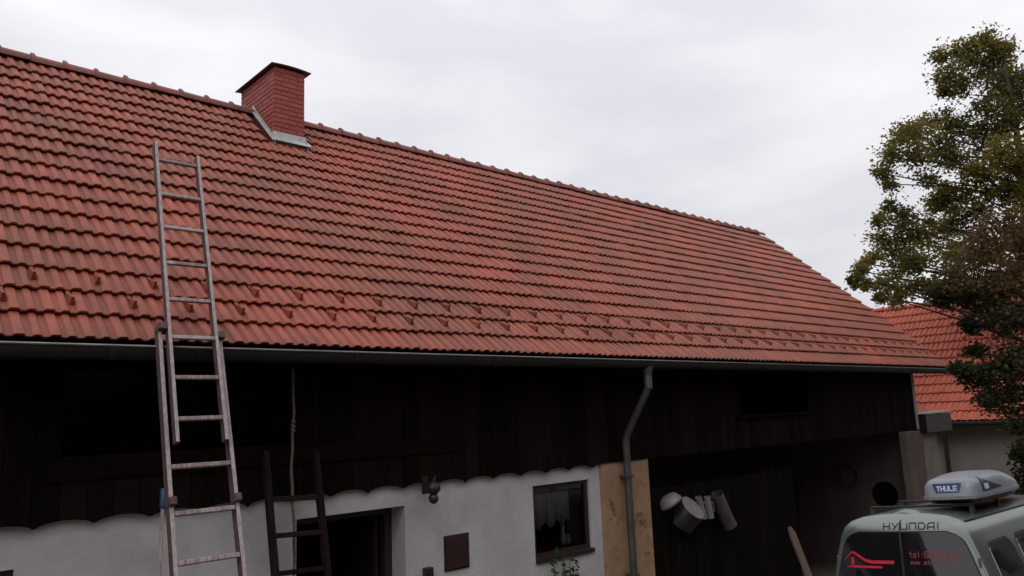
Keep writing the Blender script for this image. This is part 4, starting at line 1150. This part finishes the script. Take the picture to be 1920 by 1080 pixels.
for sgn in (1, -1):
    mb = MB(); M = Matrix.Translation((4.60, sgn * 0.62, 0.78)) @ Matrix.Rotation(pi / 2, 4, 'Y'); mb.lathe([(0, 0.06), (0.08, 0.05), (0.11, 0.0), (0.11, -0.05)], 18, M); mb.build('headlight', FLASH, van, smooth=True)

# lettering: strokes mapped onto a surface
def strokes(letters, adv, hgt, th, place, nm, m, par):
    """letters: list of stroke lists in unit cells; place(a, b) -> point for a along, b up (metres)"""
    mb = MB()
    for li, ch in enumerate(letters):
        for st in ch:
            for (p, q) in zip(st, st[1:]):
                a = Vector((li * adv + p[0] * adv * 0.70, p[1] * hgt)); b = Vector((li * adv + q[0] * adv * 0.70, q[1] * hgt))
                d = (b - a).normalized(); nrm_ = Vector((-d.y, d.x)) * th / 2; a2, b2 = a - d * th / 2, b + d * th / 2
                K = 2
                for s_ in range(K):
                    e0, e1 = a2.lerp(b2, s_ / K), a2.lerp(b2, (s_ + 1) / K)
                    vs4 = [place(*(e0 - nrm_)), place(*(e1 - nrm_)), place(*(e1 + nrm_)), place(*(e0 + nrm_))]
                    mb.add(vs4, [(0, 1, 2, 3)])
    o = mb.build(nm, m, par, recalc=False)
    return o
G = {
 'H': [[(0, 0), (0, 1)], [(1, 0), (1, 1)], [(0, .5), (1, .5)]],
 'Y': [[(0.0, 1), (0.48, 0.42)], [(1.0, 1), (0.25, 0)]],
 'U': [[(0, 1), (0, 0), (1, 0), (1, 1)]],
 'N': [[(0, 0), (0, 1), (1, 1), (1, 0)]],
 'D': [[(0, 0), (0, 1), (.72, 1), (1, .7), (1, .3), (.72, 0), (0, 0)]],
 'A': [[(0, 0), (0, .7), (.3, 1), (1, 1), (1, 0)], [(0, .36), (1, .36)]],
 ' ': [], 'I': [[(0.12, 0), (0.12, 1)]],
 'T': [[(0, 1), (1, 1)], [(0.5, 0), (0.5, 1)]],
 'L': [[(0, 1), (0, 0), (1, 0)]],
 'E': [[(1, 0), (0, 0), (0, 1), (1, 1)], [(0, .5), (.85, .5)]],
 't': [[(0.35, 1), (0.35, 0), (0.8, 0)], [(0.05, .68), (0.8, .68)]],
 'e': [[(0.9, 0), (0.1, 0), (0.1, .66), (0.9, .66), (.9, .33), (.1, .33)]],
 'l': [[(0.5, 0), (0.5, 1)]], ':': [[(0.5, .1), (0.5, .16)], [(0.5, .55), (0.5, .61)]],
 '0': [[(0, 0), (0, 1), (1, 1), (1, 0), (0, 0)]], '6': [[(1, 1), (0, 1), (0, 0), (1, 0), (1, .5), (0, .5)]],
 '2': [[(0, 1), (1, 1), (1, .5), (0, .5), (0, 0), (1, 0)]], '4': [[(0, 1), (0, .4), (1, .4)], [(.75, 1), (.75, 0)]],
 '9': [[(1, .5), (0, .5), (0, 1), (1, 1), (1, 0), (0, 0)]], '7': [[(0, 1), (1, 1), (.4, 0)]], '5': [[(1, 1), (0, 1), (0, .5), (1, .5), (1, 0), (0, 0)]],
 'w': [[(0, .66), (.25, 0), (.5, .5), (.75, 0), (1, .66)]], '.': [[(.5, 0), (.5, .05)]],
 's': [[(1, .66), (0, .66), (0, .33), (1, .33), (1, 0), (0, 0)]], 'r': [[(0.1, 0), (0.1, .66), (.9, .66)]], 'c': [[(1, .66), (0, .66), (0, 0), (1, 0)]],
 'h': [[(0, 0), (0, 1)], [(0, .6), (1, .6), (1, 0)]], 'y': [[(0, .66), (.5, 0)], [(1, .66), (.3, -.3)]], 'z': [[(0, .66), (1, .66), (0, 0), (1, 0)]],
}
TXZ = 1.778
strokes([G[c] for c in 'HYUNDAI'], 0.0915, 0.060, 0.0095, lambda a, b: rsurf(0.170 - a, TXZ + b, 0.0185), 'lettering', DARKTEXT, van)
strokes([G[c] for c in 'tel:606249967'], 0.0385, 0.055, 0.009, lambda a, b: rsurf(-0.08 - a, 1.50 + b, 0.0235), 'phone_lettering', REDVINYL2, van)
strokes([G[c] for c in 'www.strechy.cz'], 0.0345, 0.034, 0.008, lambda a, b: rsurf(-0.08 - a, 1.435 + b, 0.0235), 'web_lettering', REDVINYL2, van)
# house emblem on the left pane
mb = MB()
def rib(pts, ths):
    P2 = [Vector((p[0], p[1] + 0.06)) for p in pts]
    for i in range(len(P2) - 1):
        a, b = P2[i], P2[i + 1]; d = (b - a).normalized(); nn_ = Vector((-d.y, d.x))
        K = 4
        for s_ in range(K):
            e0, e1 = a.lerp(b, s_ / K), a.lerp(b, (s_ + 1) / K)
            t0 = ths[i] + (ths[i + 1] - ths[i]) * s_ / K; t1 = ths[i] + (ths[i + 1] - ths[i]) * (s_ + 1) / K
            vs4 = [rsurf(q.x, q.y, 0.0235) for q in (e0 - nn_ * t0 / 2, e1 - nn_ * t1 / 2, e1 + nn_ * t1 / 2, e0 + nn_ * t0 / 2)]
            mb.add(vs4, [(0, 1, 2, 3)])
rib([(0.645, 1.395), (0.56, 1.475), (0.535, 1.482)], [0.006, 0.014, 0.024])
rib([(0.535, 1.482), (0.40, 1.40), (0.33, 1.385), (0.09, 1.388)], [0.024, 0.030, 0.032, 0.034])
rib([(0.62, 1.332), (0.52, 1.335), (0.22, 1.335)], [0.008, 0.026, 0.022])
rib([(0.548, 1.35), (0.548, 1.43)], [0.034, 0.034])
mb.build('emblem', REDVINYL, van, recalc=False)
# roof bars
bars = []
for x_ in (0.78, 1.62):
    mb = MB(); mb.bar((x_, -0.56, 1.960), (x_, 0.56, 1.960), 0.045, 0.024); b_ = mb.build('roof_bar', BLACKPL, van, bevel=0.006)
    for sgn in (1, -1):
        mb = MB(); mb.prism([(x_ - 0.06, 1.825), (x_ + 0.06, 1.825), (x_ + 0.03, 1.95), (x_ - 0.03, 1.95)], min(sgn * 0.52, sgn * 0.56), max(sgn * 0.52, sgn * 0.56)); mb.build('foot', BLACKPL, b_, bevel=0.006)

# ------------------------------------------------------------------ roof box on the van
bx_ = thing('roof_box', 'grey plastic roof box with blue emblems strapped on the van roof', 'roof box')
VM = Matrix.Translation(van.location) @ van.rotation_euler.to_matrix().to_4x4()
BM = VM @ Matrix.Translation((0.68, -0.36, 1.975))
bx_.location = BM.translation; bx_.rotation_euler = BM.to_euler()
BL, BW = 1.98, 0.58
def bw(x):   # half width along the box
    t_ = x / BL
    a = BW / 2 * (1 - max(0, (t_ - 0.45) / 0.55) ** 2.2 * 0.55)
    if x < 0.14: a -= 0.10 * (1 - sqrt(max(0, 1 - ((0.14 - x) / 0.14) ** 2)))
    if t_ > 0.93: a *= sqrt(max(0.02, 1 - ((t_ - 0.93) / 0.075) ** 2))
    return a
def bh(x):
    t_ = x / BL
    h = 0.195 + 0.05 * sin(min(1, max(0, (t_ - 0.02) / 0.75)) * pi)
    if t_ > 0.45: h *= 1 - 0.72 * ((t_ - 0.45) / 0.55) ** 2.0
    if x < 0.10: h *= 0.82 + 0.18 * sin(pi / 2 * x / 0.10)
    return h
lid = MB(); secs = 34; nc_ = 14
for i in range(secs + 1):
    x_ = BL * (i / secs) ** 1.15
    a, h = bw(x_), bh(x_)
    for k in range(nc_ + 1):
        th_ = pi * k / nc_; c_, s_ = cos(th_), sin(th_)
        yy = a * 0.97 * math.copysign(abs(c_) ** 0.42, c_); zz = 0.075 + h * abs(s_) ** 0.5
        lid.v.append((x_ + 0.045 * (abs(s_) ** 0.5) * (1 - min(1, x_ / 0.4)), yy, zz))
for i in range(secs):
    for k in range(nc_):
        a = i * (nc_ + 1) + k; lid.f.append((a, a + 1, a + nc_ + 2, a + nc_ + 1))
b0_ = len(lid.v); lid.v.append((0.014, 0, 0.16))
for k in range(nc_): lid.f.append((b0_, k + 1, k))
lid.f.append((b0_, 0, nc_))
lid.build('lid', BOXGREY, bx_, auto=50)
def loftbox(z0, z1, s0, s1, nm, m):
    mb = MB(); n_ = 40; ring_ = []
    xs_ = [BL * i / n_ for i in range(n_ + 1)]
    loop = [(x, bw(x)) for x in xs_] + [(x, -bw(x)) for x in reversed(xs_)]
    for (z, s_) in ((z0, s0), (z1, s1)):
        for (x, y) in loop: mb.v.append((BL / 2 + (x - BL / 2) * s_, y * s_, z))
    n2 = len(loop)
    for k in range(n2): mb.f.append((k, (k + 1) % n2, n2 + (k + 1) % n2, n2 + k))
    mb.f.append(tuple(range(n2))); mb.f.append(tuple(range(n2, 2 * n2)))
    return mb.build(nm, m, bx_)
loftbox(0.055, 0.088, 1.02, 1.02, 'rim', BOXRIM)
loftbox(0.0, 0.056, 0.86, 1.0, 'base', BLACKPL)
def bsurf_rear(y, z, o): return Vector((0.030 * min(1, ((z - 0.075) / 0.2)) ** 1 - o + 0.09 * (abs(y) / 0.27) ** 4, y, z))
mb = MB(); q = [(0.15, 0.225), (-0.15, 0.225), (-0.12, 0.13), (0.12, 0.13)]
K = 8
for k in range(K):
    t0, t1 = k / K, (k + 1) / K
    def qq(t, top):
        a, b = (q[0], q[1]) if top else (q[3], q[2]); return bsurf_rear(a[0] + (b[0] - a[0]) * t, a[1], 0.006)
    mb.add([qq(t0, 0), qq(t1, 0), qq(t1, 1), qq(t0, 1)], [(0, 1, 2, 3)])
o = mb.build('rear_badge', BLUEDEC, bx_); o.modifiers.new('s', 'SOLIDIFY').thickness = 0.004
strokes([G[c] for c in 'THULE'], 0.043, 0.045, 0.012, lambda a, b: bsurf_rear(0.102 - a, 0.148 + b, 0.010), 'rear_badge_lettering', WHITEDEC, bx_)
def bsurf_side(x, z, o):
    a, h = bw(x), bh(x); s_ = min(1, max(0, (z - 0.075) / h)); c_ = sqrt(max(0, 1 - (s_ ** 2) ** 2))
    return Vector((x, -(a * 0.97 * c_ ** 0.42 + o), z))
mb = MB(); K = 10
for k in range(K):
    x0_, x1_ = 0.24 + 0.62 * k / K, 0.24 + 0.62 * (k + 1) / K
    def zz(x): t_ = (x - 0.24) / 0.62; return (0.115 + 0.015 * t_, 0.115 + 0.015 * t_ + 0.145 * (1 - t_) ** 1.3 + 0.012)
    a0, a1 = zz(x0_), zz(x1_)
    for j in range(4):
        f0, f1_ = j / 4, (j + 1) / 4
        mb.add([bsurf_side(x0_, a0[0] + (a0[1] - a0[0]) * f0, 0.005), bsurf_side(x1_, a1[0] + (a1[1] - a1[0]) * f0, 0.005),
                bsurf_side(x1_, a1[0] + (a1[1] - a1[0]) * f1_, 0.005), bsurf_side(x0_, a0[0] + (a0[1] - a0[0]) * f1_, 0.005)], [(0, 1, 2, 3)])
mb.build('side_emblem', NAVYDEC, bx_)
mb = MB(); mb.add([bsurf_side(x, z, 0.009) for x, z in ((0.29, 0.135), (0.43, 0.135), (0.43, 0.195), (0.29, 0.195))], [(0, 1, 2, 3)]); mb.build('side_emblem_patch', WHITEDEC, bx_)

# ------------------------------------------------------------------ added unseen house behind the viewpoint: shades the yard, reflects in the van
fh = thing('shading_house', 'unseen two storey house added to shade the yard and reflect in the van', 'house', (6, -5.5, gz(6, -5.5)))
FO = Vector(fh.location)
def F(o): o.parent = fh; o.location = Vector(o.location) - FO; return o
wins = [(-6 + 3.2 * k, -4.9 + 3.2 * k, z_, z_ + 1.35) for k in range(12) for z_ in (1.5, 4.1)]
F(wall_cells(-8, 34, -0.6, 6.2, -2.35, -1.9, wins).build('wall', BEIGEPL))
mb = MB(); mb.box(-8, 34, -9.2, -8.8, -0.6, 6.2); mb.box(-8, -7.6, -8.8, -2.36, -0.6, 6.2); mb.box(33.6, 34, -8.8, -2.36, -0.6, 6.2); F(mb.build('side_walls', BEIGEPL))
for (a, b, c_, d_) in wins:
    mb = MB(); mb.box(a, a + .07, -2.25, -2.18, c_, d_); mb.box(b - .07, b, -2.25, -2.18, c_, d_); mb.box(a + .07, b - .07, -2.25, -2.18, c_, c_ + .07); mb.box(a + .07, b - .07, -2.25, -2.18, d_ - .07, d_); mb.box((a + b) / 2 - .04, (a + b) / 2 + .04, -2.25, -2.18, c_ + .07, d_ - .07)
    fr_ = F(mb.build('window', FRAME)); mb = MB(); mb.box(a + .07, b - .07, -2.225, -2.215, c_ + .07, d_ - .07); mb.build('pane', CARGLASS, fr_)
mb = MB(); pts = [(-1.4, 5.95), (-5.55, 9.4), (-9.7, 5.95), (-9.7, 5.8), (-5.55, 9.25), (-1.4, 5.8)]
mb.add([(-8.6, y, z) for y, z in pts] + [(34.6, y, z) for y, z in pts], [(0, 1, 7, 6), (1, 2, 8, 7), (2, 3, 9, 8), (3, 4, 10, 9), (4, 5, 11, 10), (5, 0, 6, 11), (0, 5, 4, 1), (1, 4, 3, 2), (6, 7, 10, 11), (7, 8, 9, 10)])
F(mb.build('roof', TILE2))
